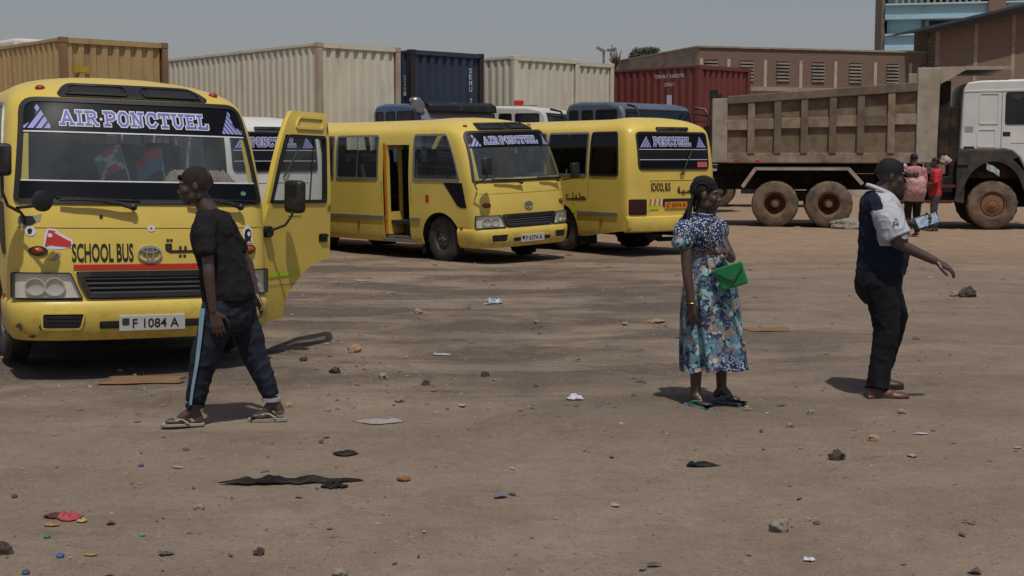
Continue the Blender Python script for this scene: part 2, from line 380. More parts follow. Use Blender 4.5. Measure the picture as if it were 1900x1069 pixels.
# ---------------------------------------------------------------- ground
def vnoise(x, y, seed):
    rs_ = np.random.RandomState(seed); T = rs_.rand(256, 256); xi = np.floor(x).astype(int); yi = np.floor(y).astype(int); fx = x-xi; fy = y-yi
    fx = fx*fx*(3-2*fx); fy = fy*fy*(3-2*fy); g = lambda a, c: T[a % 256, c % 256]
    return (g(xi, yi)*(1-fx)+g(xi+1, yi)*fx)*(1-fy)+(g(xi, yi+1)*(1-fx)+g(xi+1, yi+1)*fx)*fy-.5
def gheight(x, y):
    x = np.asarray(x, float); y = np.asarray(y, float)
    h = .035*vnoise(x*.35, y*.35, 1)+.022*vnoise(x*1.1, y*1.1, 2)+.012*vnoise(x*3.1, y*3.1, 3)+.008*vnoise(x*8, y*8, 4)
    return h-.004
def build_ground():
    xs = np.concatenate([[-2500, -600, -200, -90, -50], np.arange(-30, -9, .5), np.arange(-9, 9, .05), np.arange(9, 30, .3), [32, 50, 90, 200, 600, 2500]])
    ys = np.concatenate([[-300, -60, -10, 0], np.arange(2, 5, .5), np.arange(5, 13, .045), np.arange(13, 26, .11), np.arange(26, 60, .5), [62, 70, 90, 140, 300, 800, 3500]])
    X, Y = np.meshgrid(xs, ys); Z = gheight(X, Y)
    Z = np.where((Y > 60) | (Y < 2) | (abs(X) > 30), -.01, Z)
    nx, ny = len(xs), len(ys); co = np.stack([X, Y, Z], -1).reshape(-1, 3); i = np.arange(nx*ny).reshape(ny, nx)
    q = np.stack([i[:-1, :-1], i[:-1, 1:], i[1:, 1:], i[1:, :-1]], -1).reshape(-1, 4)
    me = bpy.data.meshes.new('ground'); me.vertices.add(len(co)); me.vertices.foreach_set('co', co.ravel()); me.loops.add(q.size); me.loops.foreach_set('vertex_index', q.ravel().astype(np.int32))
    me.polygons.add(len(q)); me.polygons.foreach_set('loop_start', np.arange(0, q.size, 4).astype(np.int32)); me.polygons.foreach_set('loop_total', np.full(len(q), 4, np.int32)); me.update(calc_edges=True)
    me.polygons.foreach_set('use_smooth', np.ones(len(q), bool))
    m = newmat('packed_dirt'); t = NT(m); co_ = t.co()
    big = t.noise(.22, 5, .6); mid = t.noise(1.3, 7, .65); fine = t.noise(9, 8, .7)
    c = t.ramp(big, [(.3, (.195, .152, .115)), (.5, (.240, .190, .146)), (.72, (.275, .215, .160))])
    c = t.mix(.55, c, t.ramp(mid, [(.3, (.150, .118, .090)), (.55, (.240, .195, .150)), (.75, (.300, .246, .190))]))
    c = t.mix(t.math('MULTIPLY', t.ramp(fine, [(.35, (1, 1, 1)), (.55, (0, 0, 0))]), .30), c, (.125, .10, .082))
    # far strip of reddish sand
    sx = t.n('SeparateXYZ'); t.l(co_, sx.inputs[0]); yy = sx.outputs['Y']; xx = sx.outputs['X']
    wob = t.math('MULTIPLY', t.math('SUBTRACT', t.noise(.35, 4), .5), 9)
    far = t.ramp(t.math('MULTIPLY', t.math('ADD', yy, wob), .02), [(.34, (0, 0, 0)), (.52, (1, 1, 1))])
    c = t.mix(t.math('MULTIPLY', far, .85), c, t.ramp(t.noise(2.2, 6, .6), [(.3, (.235, .165, .110)), (.7, (.34, .245, .165))]))
    # oil stains where the buses park (streaks along the wheel tracks)
    st = t.noise(.9, 9, .66, t.mapped((.42, 1.0, 1)), .5); mx = t.math('MULTIPLY', t.ramp(t.math('MULTIPLY', yy, .02), [(.15, (.12, .12, .12)), (.22, (1, 1, 1)), (.44, (1, 1, 1)), (.54, (.1, .1, .1))]), t.ramp(t.math('ADD', t.math('MULTIPLY', xx, .05), .5), [(.0, (.3, .3, .3)), (.25, (1, 1, 1)), (.58, (1, 1, 1)), (.72, (.35, .35, .35))]))
    f = t.math('MULTIPLY', t.ramp(st, [(.42, (0, 0, 0)), (.56, (1, 1, 1))]), mx)
    c = t.mix(t.math('MULTIPLY', f, t.math('ADD', t.math('MULTIPLY', t.noise(6, 9, .78), 1.4), .12)), c, t.ramp(t.noise(3, 7, .7), [(.3, (.050, .042, .036)), (.7, (.105, .086, .070))]))
    st2 = t.ramp(t.noise(1.7, 8, .66, t.mapped((.7, 1.1, 1)), .4), [(.60, (0, 0, 0)), (.70, (1, 1, 1))]); c = t.mix(t.math('MULTIPLY', st2, .45), c, (.10, .084, .07))
    # scrape marks
    for sc2, mp in ((1.1, (.22, 2.3, 1)), (1.6, (1.6, .5, 1))):
        sk = t.ramp(t.noise(sc2, 7, .62, t.mapped(mp), .35), [(.57, (0, 0, 0)), (.66, (1, 1, 1))]); c = t.mix(t.math('MULTIPLY', t.math('MULTIPLY', sk, mx), .5), c, (.085, .069, .056))
    # pale grit and dark crumbs
    for s_, th, cc, am in ((42, .645, (.38, .31, .24), .45), (95, .635, (.38, .31, .24), .40), (60, .635, (.085, .066, .05), .45), (28, .66, (.075, .058, .045), .5)):
        g = t.ramp(t.noise(s_, 3, .6, t.mapped((1, 1, 1))), [(th-.03, (0, 0, 0)), (th+.02, (1, 1, 1))]); c = t.mix(t.math('MULTIPLY', g, am), c, cc)
    bh = t.math('ADD', t.math('MULTIPLY', mid, .6), t.math('ADD', t.math('MULTIPLY', fine, .35), t.math('MULTIPLY', t.noise(45, 6, .7), .18)))
    c = t.mix(1.0, c, (1.0, .965, .925), 'MULTIPLY'); t.bsdf(c, .95, 0, .2, bh, 1.0, .05); me.materials.append(m)
    o = link('ground', me); tag(o, kind='structure'); return o
build_ground()
# ---------------------------------------------------------------- minibus
fW = pchip([(.26, .94), (.34, .985), (.5, 1.005), (.8, 1.02), (1.3, 1.02), (1.7, 1.0), (2.10, .95), (2.18, .915), (2.25, .85), (2.32, .72), (2.37, .56), (2.41, .38), (2.44, .18), (2.45, .006)])
fF = pchip([(.26, -.09), (.32, -.03), (.42, 0), (.56, -.005), (.62, -.03), (.8, -.045), (1.3, -.125), (1.36, -.145), (2.13, -.50), (2.19, -.56), (2.25, -.69), (2.32, -.95), (2.37, -1.30), (2.41, -1.75), (2.44, -2.3), (2.45, -2.7)])
fR = pchip([(.26, -6.93), (.36, -6.98), (.5, -6.99), (1.3, -6.97), (2.1, -6.88), (2.18, -6.84), (2.25, -6.75), (2.32, -6.6), (2.37, -6.38), (2.41, -6.1), (2.44, -5.7), (2.45, -5.4)])
fD = pchip([(.26, .36), (1.3, .36), (2.1, .40), (2.19, .5), (2.25, .6), (2.32, .8), (2.39, 1.1), (2.45, 1.2)])
fDr = pchip([(.26, .26), (1.3, .26), (2.1, .28), (2.19, .32), (2.32, .5), (2.39, .7), (2.45, .8)])
BXF, BXR = -.485, -6.71                                # where the flat sides begin and end (at z = 1.3)
AXF, AXR, AXZ, ARCH = -1.14, -5.06, .385, .455
def _shift(x, z):
    xf, xr = fF(z)-fD(z), fR(z)+fDr(z); k = min(1, max(0, (z-2.14)/.18)); m1 = BXF-1.1-k*2.6; m2 = BXR+.5+k*2.2
    if x > m1: t = (x-m1)/(BXF-m1); return x+(xf-BXF)*(t*t*(3-2*t) if k == 0 else t)
    if x < m2: t = (m2-x)/(m2-BXR); return x+(xr-BXR)*t
    return x
def skirt(x):
    zb = .29 if x > -5.7 else .29+(-5.7-x)*.13
    for a in (AXF, AXR):
        d = abs(x-a)
        if d <= ARCH: zb = max(zb, AXZ+math.sqrt(max(0, ARCH*ARCH-d*d)))
    return zb
def side_raw(sg, x, z):
    if z < 1.05: zb = skirt(x); z2 = zb+(z-.29)/(1.05-.29)*(1.05-zb) if z >= .29 else zb
    else: z2 = z
    return Vector((_shift(x, z2), sg*fW(z2), z2))
def side_surf(sg):
    def s(u, v, off=0): x = u if sg < 0 else -u; return Vector((_shift(x, v), sg*(fW(v)+off), v))
    return s
def front_surf(y, z, off=0):
    def pt(y, z):
        W = fW(z); t = min(1, abs(y)/max(W, 1e-6)); n = 2.9; return Vector((fF(z)-fD(z)*(1-(1-t**n)**(1/n)), y, z))
    p = pt(y, z)
    if not off: return p
    e = .01; a = pt(y+e if abs(y) < .9*fW(z) else y-e*(1 if y > 0 else -1), z); dy = (a-p); dy = dy if dy.y > 0 else -dy
    dz = pt(y, z+e)-pt(y, z-e); return p+dy.cross(dz).normalized()*off
def rear_surf(u, z, off=0):
    y = -u; W = fW(z); t = min(1, abs(y)/max(W, 1e-6)); n = 4.5; D = fDr(z)
    x = fR(z)+D*(1-(1-t**n)**(1/n)); tl = (fR(z+.01)-fR(z-.01))/.02
    return Vector((x-off, y, z+off*tl))
TS = [math.sin(a) for a in np.linspace(-math.pi/2, math.pi/2, 41)]
ZS = [.29, .34, .40, .48, .56, .62, .70, .80, .88, .95, 1.05, 1.18, 1.3, 1.39, 1.5, 1.65, 1.8, 1.95, 2.09, 2.14, 2.18, 2.215, 2.25, 2.285, 2.32, 2.345, 2.37, 2.39, 2.41, 2.425, 2.44, 2.45]
WIN_R = [(-1.80, -.54), (-4.05, -2.78), (-5.32, -4.12), (-6.58, -5.39)]
WIN_L = [(-1.34, -.56), (-3.30, -2.06), (-4.56, -3.36), (-5.80, -4.62), (-6.66, -5.86)]
DOOR_P = (-2.64, -1.92); DOOR_D = (-1.40, -.49)
ARAB1 = [[(0, .3), (0, .12), (.06, .06), (.3, .06), (.3, .22), (.3, .06), (.42, .06), (.42, .22), (.42, .06), (.66, .06), (.66, .2), (.66, .06), (.74, .06), (.74, .2), (.74, .06), (.84, .06), (.84, .22)], [(-.02, .3), (.08, .3), (.08, .16), (-.02, .16), (-.02, .3)], [(.96, .2), (.96, .04), (.86, -.1)], [(1.1, .06), (1.22, .06), (1.22, .24), (1.14, .34)], [(1.3, -.12), (1.3, .06), (1.36, .16), (1.46, .16), (1.46, .06), (1.22, .06)], [(.0, .46), (.03, .46)], [(.08, .46), (.11, .46)], [(.28, -.1), (.31, -.1)], [(.38, -.1), (.41, -.1)]]
ARAB2 = [[(0, .3), (0, .08), (.45, .08), (.45, .75)], [(.45, .08), (.6, .08), (.62, .26), (.72, .26), (.72, .08), (.6, .08)], [(.72, .08), (.86, .08)], [(.9, .08), (.9, .75)], [(.98, .3), (1.2, .32), (1.32, .12), (1.1, .08), (.9, .08)], [(-.02, .5), (.02, .5)], [(.08, .5), (.12, .5)], [(.66, .5), (.7, .5)]]
def strokes(surf, S, u, v, w_, h_, parent, m, wd, name='arabic_lettering', off=.005):
    mx = max(p[0] for st in S for p in st)
    for st in S: b = MB(); ribbon(b, surf, [(u+p[0]/mx*w_, v+p[1]*h_) for p in st], wd, off); b.build(name, m, parent)
def poly_on(surf, pts, m, name, parent, off=.004):
    b = MB(); n = len(pts); c = (sum(p[0] for p in pts)/n, sum(p[1] for p in pts)/n)
    b.add([surf(p[0], p[1], off) for p in pts]+[surf(c[0], c[1], off)], [(i, (i+1) % n, n) for i in range(n)]); return b.build(name, m, parent)
def disc_on(surf, u, v, r, m, name, parent, off=.004, r2=None, n=16): return poly_on(surf, [(u+r*math.cos(2*math.pi*k/n), v+(r2 or r)*math.sin(2*math.pi*k/n)) for k in range(n)], m, name, parent, off)
def ell_ring(b, surf, u, v, rx, ry, wd, off, n=24):
    P = [Vector((u+rx*math.cos(2*math.pi*k/n), v+ry*math.sin(2*math.pi*k/n))) for k in range(n)]; ring(surf, P, wd, 0, off, b)
def emblem(surf, u, v, k, parent):
    b = MB(); ell_ring(b, surf, u, v, .095*k, .066*k, .011*k, .018); ell_ring(b, surf, u, v+.004*k, .030*k, .058*k, .009*k, .021); ell_ring(b, surf, u, v+.030*k, .066*k, .024*k, .009*k, .024)
    b.build('emblem', CHR, parent, True)
def window(parent, sf, u0, u1, v0, v1, glass, frame, rad=.06, fw=.03, split=True, slant=0, slider=False):
    uL = K(u0) ; uR = lerpv(v0, u1, v1, u1-slant) if slant >= 0 else K(u1)
    P = outline(v0, v1, uL, uR, rad); w_ = ring(sf, P, fw, -.01, .012).build('window', frame, parent, True, 30)
    fill(sf, v0+fw*.7, v1-fw*.7, lambda v: uL(v)+fw*.7, lambda v: uR(v)-fw*.7, rad*.7, .002).build('pane', glass, w_, True)
    if split:
        um = (u0+u1)/2; b = MB()
        for q in (um,): b.grid([[sf(q-.016, v0+fw, .006), sf(q+.016, v0+fw, .006)], [sf(q-.016, v1-fw, .006), sf(q+.016, v1-fw, .006)]])
        b.build('window_bar', frame, w_)
    return w_
def make_bus(name, loc, fwd, paint, roll=0, pitch=0, front=True, rear=True, driver_open=0, passenger_open=False, tint_l=None, tint_r=None, seats=True, plate='F 1084 A', bands=True):
    root = empty(name, loc, fwd, roll, pitch); fs = front_surf
    # stations along the sides and cut-outs
    def stations(sg):
        wl = WIN_R if sg < 0 else WIN_L; s = set([BXF, BXR])
        for a, c in wl: s.update((a+.02, c-.02))
        if sg < 0: s.update(DOOR_P)
        else: s.update(DOOR_D)
        for ax in (AXF, AXR):
            for k in range(25): s.add(round(ax-ARCH*math.cos(math.pi*k/24), 4))
            s.update((ax-ARCH-.002, ax+ARCH+.002))
        for x in np.arange(-6.6, -.6, .25): s.add(round(float(x), 3))
        return sorted(s)
    b = MB()
    for sg in (-1, 1):
        st = [x for x in stations(sg) if BXR-1e-6 <= x <= BXF+1e-6]; wl = WIN_R if sg < 0 else WIN_L
        if BXF not in st: st.append(BXF)
        P = [[side_raw(sg, x, z) for x in st] for z in ZS]
        def skip(i, j, st=st, wl=wl, sg=sg):
            xm = (st[j]+st[j+1])/2; zm = (ZS[i]+ZS[i+1])/2
            if 1.39 < zm < 2.09 and any(a+.02 < xm < c-.02 for a, c in wl): return True
            if sg < 0 and passenger_open and DOOR_P[0] < xm < DOOR_P[1] and zm < 2.0: return True
            if sg > 0 and driver_open and DOOR_D[0] < xm < DOOR_D[1] and zm < 2.16: return True
            return False
        b.grid(P, 0, skip, sg > 0)
    def skipf(i, j): zm = (ZS[i]+ZS[i+1])/2; tm = (TS[j]+TS[j+1])/2; return 1.39 < zm < 2.09 and abs(tm) < .86
    b.grid([[front_surf(t*fW(z), z) if z >= .29 else 0 for t in TS] for z in ZS], 0, skipf)
    def skipr(i, j): zm = (ZS[i]+ZS[i+1])/2; tm = (TS[j]+TS[j+1])/2; return 1.65 < zm < 1.95 and abs(tm) < .78
    P = []
    for z in ZS:
        zz = z if z >= 1.05 else skirt(BXR)+(z-.29)/(1.05-.29)*(1.05-skirt(BXR)); P.append([rear_surf(t*fW(zz), zz) for t in TS])
    b.grid(P, 0, skipr)
    for i, (x, y, z) in enumerate(b.v):                                     # the roof sits lower behind its raised front
        if z > 2.2: t = min(1, max(0, (-1.2-x)/1.4))*min(1, max(0, (x+6.6)/1.2)); b.v[i] = (x, y, z-(z-2.2)*.34*t*t*(3-2*t))
    b.build('body', paint, root, True, 32, .004)
    # floor, lining, dashboard, seats
    b = MB(); b.box(-6.85, -.35, -.93, .93, .60, .66); b.box(-6.8, -.6, -.55, .55, .40, .60); b.box(-6.7, -.7, -.42, -.30, .3, .42); b.box(-6.7, -.7, .30, .42, .3, .42)
    for ax in (AXF, AXR): b.tube([(ax, -.8, AXZ), (ax, .8, AXZ)], .07, 8)
    b.build('chassis', UND, root)
    b = MB(); b.box(-6.4, -1.3, -.50, .50, 2.22, 2.24); b.build('ceiling_lining', INT, root)
    b = MB(); b.prism([(-.62, .66), (-.62, 1.18), (-.55, 1.30), (-.30, 1.30), (-.26, 1.2), (-.24, .66)], -.84, .84); b.build('dashboard', INT, root, bevel=.03)
    b = MB(); T = Matrix.Translation((-.86, .45, 1.24)) @ Matrix.Rotation(R(-62), 4, 'Y')
    for k in range(24):
        a, c = 2*math.pi*k/24, 2*math.pi*(k+1)/24; b.tube([T @ Vector((.22*math.cos(a), .22*math.sin(a), 0)), T @ Vector((.22*math.cos(c), .22*math.sin(c), 0))], .015, 6, caps=False)
    b.tube([T @ Vector((-.21, 0, 0)), T @ Vector((.21, 0, 0))], .02, 6); b.tube([T @ Vector((0, 0, 0)), T @ Vector((0, 0, -.35))], .03, 6); b.build('steering_wheel', BLK, root, True)
    def seat(x, y, w_=.42):
        b = MB(); b.box(x-.02, x+.42, y-w_/2, y+w_/2, .92, 1.06); b.prism([(x, 1.0), (x+.09, 1.0), (x-.03, 1.62), (x-.10, 1.62)], y-w_/2, y+w_/2); b.prism([(x-.03, 1.62), (x-.10, 1.62), (x-.12, 1.84), (x-.05, 1.84)], y-.13, y+.13)
        b.box(x, x+.36, y-.05, y+.05, .66, .92); b.build('seat', SEATM, root, True, 30, bevel=.03)
    seat(-1.55, .45, .5); seat(-1.45, -.5, .5)
    if seats:
        for i in range(5):
            for y in (-.70, -.30, .36, .76):
                if not (i == 0 and y < 0): seat(-2.55-i*.86, y, .37)
    # wheels
    for ax in (AXF, AXR):
        for sg in (-1, 1):
            wheel(root, ax, sg*.86, AXZ, .385, .2, .205, TYRE, RIMM, sg, dish=.03 if ax == AXF else .09, nuts=6)
            if ax == AXR: wheel(root, ax, sg*.62, AXZ, .385, .2, .205, TYRE, RIMM, sg, nuts=0)
    for ax in (AXF, AXR):
        for sg in (-1, 1):
            b = MB(); pr = [(ax+(ARCH+.005)*math.cos(math.pi*k/16), AXZ+(ARCH+.005)*math.sin(math.pi*k/16)) for k in range(17)]
            b.grid([[(p[0], sg*.985, p[1]) for p in pr], [(p[0], sg*.45, p[1]) for p in pr]]); b.build('wheel_housing', UND, root, True)
            b = MB(); b.box(ax-ARCH-.06, ax-ARCH-.045, sg*.6, sg*.96, .14, .42); b.build('mudflap', RUB, root)
    # side windows, trim strips
    for sg, wl, tn in ((-1, WIN_R, tint_r), (1, WIN_L, tint_l)):
        sf = side_surf(sg)
        for i, (a, c) in enumerate(wl):
            if sg > 0 and i == 0 and driver_open: continue
            g = (tn[i] if tn else None) or SGL; u0, u1 = (a, c) if sg < 0 else (-c, -a)
            last = (sg > 0 and i == len(wl)-1)
            window(root, sf, u0, u1, 1.355, 2.125, g, RUB if g is TGL and last else ALU, .07, .035, not last and i > 0)
        for x0, x1 in ((-4.58, -1.62), (-6.65, -5.54)) if sg < 0 else ((-4.58, -1.62), (-6.65, -5.54)):
            if sg < 0 and passenger_open and x0 < -2 and x1 > -2: segs = [(x0, DOOR_P[0]-.01), (DOOR_P[1]+.01, x1)]
            else: segs = [(x0, x1)]
            for a, c in segs:
                b = MB()
                for q in range(8):
                    xa, xb = a+(c-a)*q/8, a+(c-a)*(q+1)/8
                    b.box(xa, xb, sg*1.0, sg*1.034, .685, .735)
                b.build('trim_strip', ALU, root)
        if sg < 0 or not driver_open:
            q = [(-.98, 1.33), (-.50, 1.33), (-.47, .93), (-.62, .93), (-.70, .97)]
            if sg > 0: q = [(-p[0], p[1]) for p in q]
            poly_on(sf, q, FILM, 'quarter_glass', root, .006)
        for x_ in (-.55, -3.4, -6.2):
            b = MB(); b.box(x_-.03, x_+.03, sg*1.01, sg*1.028, .55, .62); b.build('side_lamp', ORG, root)
        # panel seams
        for x_ in ([-1.86, -2.70, -5.36] if sg < 0 else [-1.62, -.42, -3.33, -5.83]):
            b = MB(); P = [[sf((x_ if sg < 0 else -x_)+d, z, .0025) for d in (-.004, .004)] for z in (.95, 1.05, 1.2, 1.34)]; b.grid(P); b.build('panel_seam', LETK, root)
    # ---------- front
    gv0, gv1 = .60, .815
    uo = lambda v: -.565+(gv1-v)*.42
    P = outline(gv0, gv1, uo, lambda v: -uo(v), .03, 12); ringb = ring(fs, P, .042, .0, .034)
    gr = ringb.build('grille', BLK, root, True, 30)
    fill(fs, gv0+.01, gv1-.01, lambda v: uo(v)+.01, lambda v: -uo(v)-.01, .02, .005).build('grille_back', RUB, gr)
    for k in range(4):
        v = .650+k*.037; b = MB(); us = [uo(v)+.04+(-2*uo(v)-.08)*q/16 for q in range(17)]
        b.grid([[fs(u, v-.008, .008) for u in us], [fs(u, v-.006, .027) for u in us], [fs(u, v+.004, .027) for u in us], [fs(u, v+.008, .008) for u in us]]); b.build('slat', SLT, gr, True)
    for sg in (-1, 1):
        e0 = lambda v: -.985; e1 = lambda v: -.60+(gv1-v)*.42
        if sg < 0: uL, uR = e0, e1
        else: uL, uR = (lambda v: -e1(v)), (lambda v: -e0(v))
        hl = fill(fs, .605, .80, uL, uR, .02, .006, nu=20).build('headlight', REFL, root, True)
        b = MB()
        for cu, rr in ((-.71, .074), (-.84, .07)):
            Pq = [Vector((sg*-cu+rr*math.cos(2*math.pi*k/20), .70+rr*math.sin(2*math.pi*k/20))) for k in range(20)]; ring(fs, Pq, .012, .004, .03, b)
            b.add([fs(p.x, p.y, .012) for p in Pq]+[fs(sg*-cu, .70, .007)], [(k, (k+1) % 20, 20) for k in range(20)])
        b.build('lamp_bowl', mat('lamp_bowl_silver', 'cfcdc6', .22, .35, .08), hl, True)
        fill(fs, .60, .805, lambda v: uL(v)+.002, lambda v: uR(v)-.002, .025, .036, nu=20).build('lens', LENS, hl, True)
        Pq = outline(.598, .807, uL, uR, .02, 12); ring(fs, Pq, .008, 0, .037).build('lamp_gasket', RUB, hl, True)
    # bumper: a proud shell that wraps the corners
    b = MB(); prof = [(.275, -.02), (.30, .022), (.36, .030), (.50, .030), (.555, .026), (.583, .012), (.59, -.01)]
    us = [math.sin(a) for a in np.linspace(-math.pi/2, math.pi/2, 49)]; P = []
    for v, o in prof:
        row = [Vector((AXF+ARCH+.03, -fW(max(v, .3))-o*.8, v))]+[fs(u*fW(v)*.9999, v, o) for u in us]+[Vector((AXF+ARCH+.03, fW(max(v, .3))+o*.8, v))]; P.append(row)
    b.grid(P); bp = b.build('front_bumper', paint, root, True, 50)
    bs = lambda u, v, o: fs(u, v, o+.030)
    for sg in (-1, 1):
        l, r_ = (-.80, -.505) if sg < 0 else (.505, .80)
        f2 = fill(bs, .385, .50, (lambda v: l) if sg < 0 else (lambda v: l+(.5-v)*.25), (lambda v: r_-(.5-v)*.25) if sg < 0 else (lambda v: r_), .03, .003).build('recess_shade', RUB, bp)  # intake laid on as a dark patch, the hollow's shade in its colour
        ring(bs, outline(.38, .505, (lambda v: l-.006) if sg < 0 else (lambda v: l+(.5-v)*.25-.006), (lambda v: r_-(.5-v)*.25+.006) if sg < 0 else (lambda v: r_+.006), .03), .012, 0, .01).build('recess_rim', paint, f2, True)
        for q in range(3):
            b = MB(); b.grid([[bs(l+.03+(r_-l-.07)*t/6, .412+q*.03+d, .012) for t in range(7)] for d in (0, .008)]); b.build('louvre', BLK, f2)
    fill(bs, .385, .435, K(-.40), K(.40), .015, .003).build('slot_shade', RUB, bp)  # lower slot likewise a dark patch with its shade painted in
    xp = fF(.44)+.030; b = MB(); b.box(xp-.01, xp+.012, -.255, .255, .355, .475); pl = b.build('number_plate', PLATE, bp, bevel=.003); ps = lambda u, v, o: Vector((xp+.012+o, u, v))
    text_on(ps, plate, -.155, .378, .36, .072, LETK, 'plate_number', pl, .003)
    fill(ps, .40, .455, K(-.235), K(-.18), .01, .002, nu=2, nv=2).build('plate_emblem', INT, pl)
    # windscreen
    wl = lerpv(1.33, -.972, 2.15, -.875); wr = lambda v: -wl(v)
    ws = fill(fs, 1.335, 2.145, lambda v: wl(v)+.01, lambda v: wr(v)-.01, [.05, .05, .12, .12], .004, nu=28, nv=16).build('windscreen', GLS, root, True)
    ring(fs, outline(1.33, 2.15, wl, wr, [.05, .05, .12, .12], 16), .035, -.02, .014).build('windscreen_seal', RUB, ws, True)
    fill(fs, 1.885, 2.14, lambda v: wl(v)+.025, lambda v: wr(v)-.025, [0, 0, .10, .10], .007, nu=28).build('visor_film', FILM, ws, True)
    if bands: fill(fs, 1.345, 1.50, lambda v: wl(v)+.025, lambda v: wr(v)-.025, [.04, .04, 0, 0], .007, nu=28).build('lower_band', FILM, ws, True)
    for v in ((1.505, 1.882) if bands else ()):
        fill(fs, v-.005, v+.005, lambda v: wl(v)+.03, lambda v: wr(v)-.03, 0, .0095, nu=28, nv=1).build('white_line', LETW, ws)
    slab_text(fs, 'AIR-PONCTUEL', -.60, 1.945, 1.17, .10, ws, LETW, LETB, .010)
    for sg in (-1, 1): chevrons(fs, sg*.90, 1.905, .23, .19, -sg, ws, TRI, .010, 4 if sg < 0 else 6)
    for a0, a1 in (((-.66, 1.345), (-.12, 1.30)), ((.30, 1.35), (.74, 1.305))):
        b = MB(); P = [fs(a0[0]+(a1[0]-a0[0])*t/5, a0[1]+(a1[1]-a0[1])*t/5+.02*math.sin(t/5*math.pi), .05+.012*(t % 5 > 0)) for t in range(6)]
        b.tube(P, [.013, .015, .016, .017, .019, .024], 6); P2 = [fs(a0[0]-.02+(.62)*t/5-(0), 1.375-.02*t/5, .02) for t in range(6)]
        b.tube(P2, .008, 5); b.ell(P[-1], (.03, .03, .03)); b.build('wiper', BLK, root, True)
    # scoop on the roof front
    so_ = lambda v: -.60+max(0, v-2.19)*.9
    sp = fill(fs, 2.165, 2.285, so_, lambda v: -so_(v), [.03, .03, .06, .06], .008, nu=24).build('roof_scoop', BLK, root, True)
    for sg in (-1, 1):
        l, r_ = (-.55, -.06) if sg < 0 else (.06, .55)
        P = outline(2.175, 2.262, lerpv(2.175, l, 2.262, l+(.06 if sg < 0 else 0)), lerpv(2.175, r_, 2.262, r_-(.06 if sg > 0 else 0)), .03)
        ring(fs, P, .012, .01, .022).build('vent_rim', BLK, sp, True)
        fill(fs, 2.185, 2.252, K(l+.04), K(r_-.04), .03, .012).build('vent_shade', RUB, sp)  # flat black patch paints the deep shade inside the vent
    for sg in (-1, 1):
        c = fs(sg*.70, 2.235, .0); b = MB(); b.ell(c, (.045, .04, .028)); b.build('marker_lamp', RED, root, True)
        c = fs(sg*.82, .97, 0); b = MB(); b.ell(c, (.03, .055, .03)); il = b.build('indicator_lamp', ORG, root, True)
        b = MB(); ell_ring(b, fs, sg*.82, .97, .066, .038, .014, .012); b.build('lamp_rim', BLK, il, True)
    emblem(fs, 0, .945, 1, root)
    for a, c in ((-.96, 1.145),):
        b = MB(); b.grid([[fs(a+(-2*a)*t/30, c+d, .002) for t in range(31)] for d in (0, .004)]); b.build('panel_seam', LETK, root)
    # ---------- rear
    rs = rear_surf; q = .0
    rw = fill(rs, 1.48, 2.10, K(-.80), K(.80), .09, .008, nu=20).build('rear_window', TGL, root, True)
    ring(rs, outline(1.465, 2.115, K(-.815), K(.815), .09, 12), .03, -.01, .016).build('rear_window_seal', RUB, rw, True)
    fill(rs, 1.82, 2.09, K(-.79), K(.79), [0, 0, .08, .08], .011, nu=20).build('visor_film', FILM, rw, True)
    fill(rs, 1.49, 1.635, K(-.79), K(.79), [.08, .08, 0, 0], .011, nu=20).build('lower_band', FILM, rw, True)
    for v in (1.64, 1.815): fill(rs, v-.005, v+.005, K(-.79), K(.79), 0, .013, nu=20, nv=1).build('white_line', LETW, rw)
    slab_text(rs, 'PONCTUEL', -.46, 1.885, .86, .125, rw, LETW, LETB, .014)
    for sg in (-1, 1): chevrons(rs, sg*.76, 1.85, .24, .19, -sg, rw, TRI, .014, 4)
    for sg in (-1, 1):
        l, r_ = (-.985, -.66) if sg < 0 else (.66, .985)
        tl = fill(rs, .70, .97, K(l), K(r_), .03, .014, nu=16, thick=.02).build('tail_lamp', DRED, root, True, 40)
    b = MB(); v0 = .60; P = outline(.60, 1.30, K(-.62), K(.62), .05); ring(rs, P, .012, 0, .008, b); rd = b.build('rear_door_edge', paint, root, True)
    fill(rs, .84, .97, K(-.30), K(.62), .02, .010).build('plate_recess', RUB, rd)
    fill(rs, .80, .915, K(-.26), K(.26), .01, .02, thick=.008).build('number_plate', PLATO, rd)
    b = MB(); P = []
    for v, o in ((.40, -.02), (.43, .05), (.50, .065), (.60, .065), (.66, .05), (.68, -.01)): P.append([rs(u*fW(v)*.999, v, o) for u in us])
    b.grid(P); b.build('rear_bumper', paint, root, True, 50)
    b = MB(); b.grid([[rs(-.36+.72*t/8, v, o) for t in range(9)] for v, o in ((2.14, 0), (2.14, .04), (2.175, .04), (2.18, 0))]); b.build('brake_lamp_bar', BLK, root)
    b = MB(); b.tube([rs(.12, 1.38, .02), rs(.14, 1.42, .05), rs(.42, 1.84, .03)], [.022, .014, .008], 6); b.build('rear_wiper', BLK, root, True)
    return root
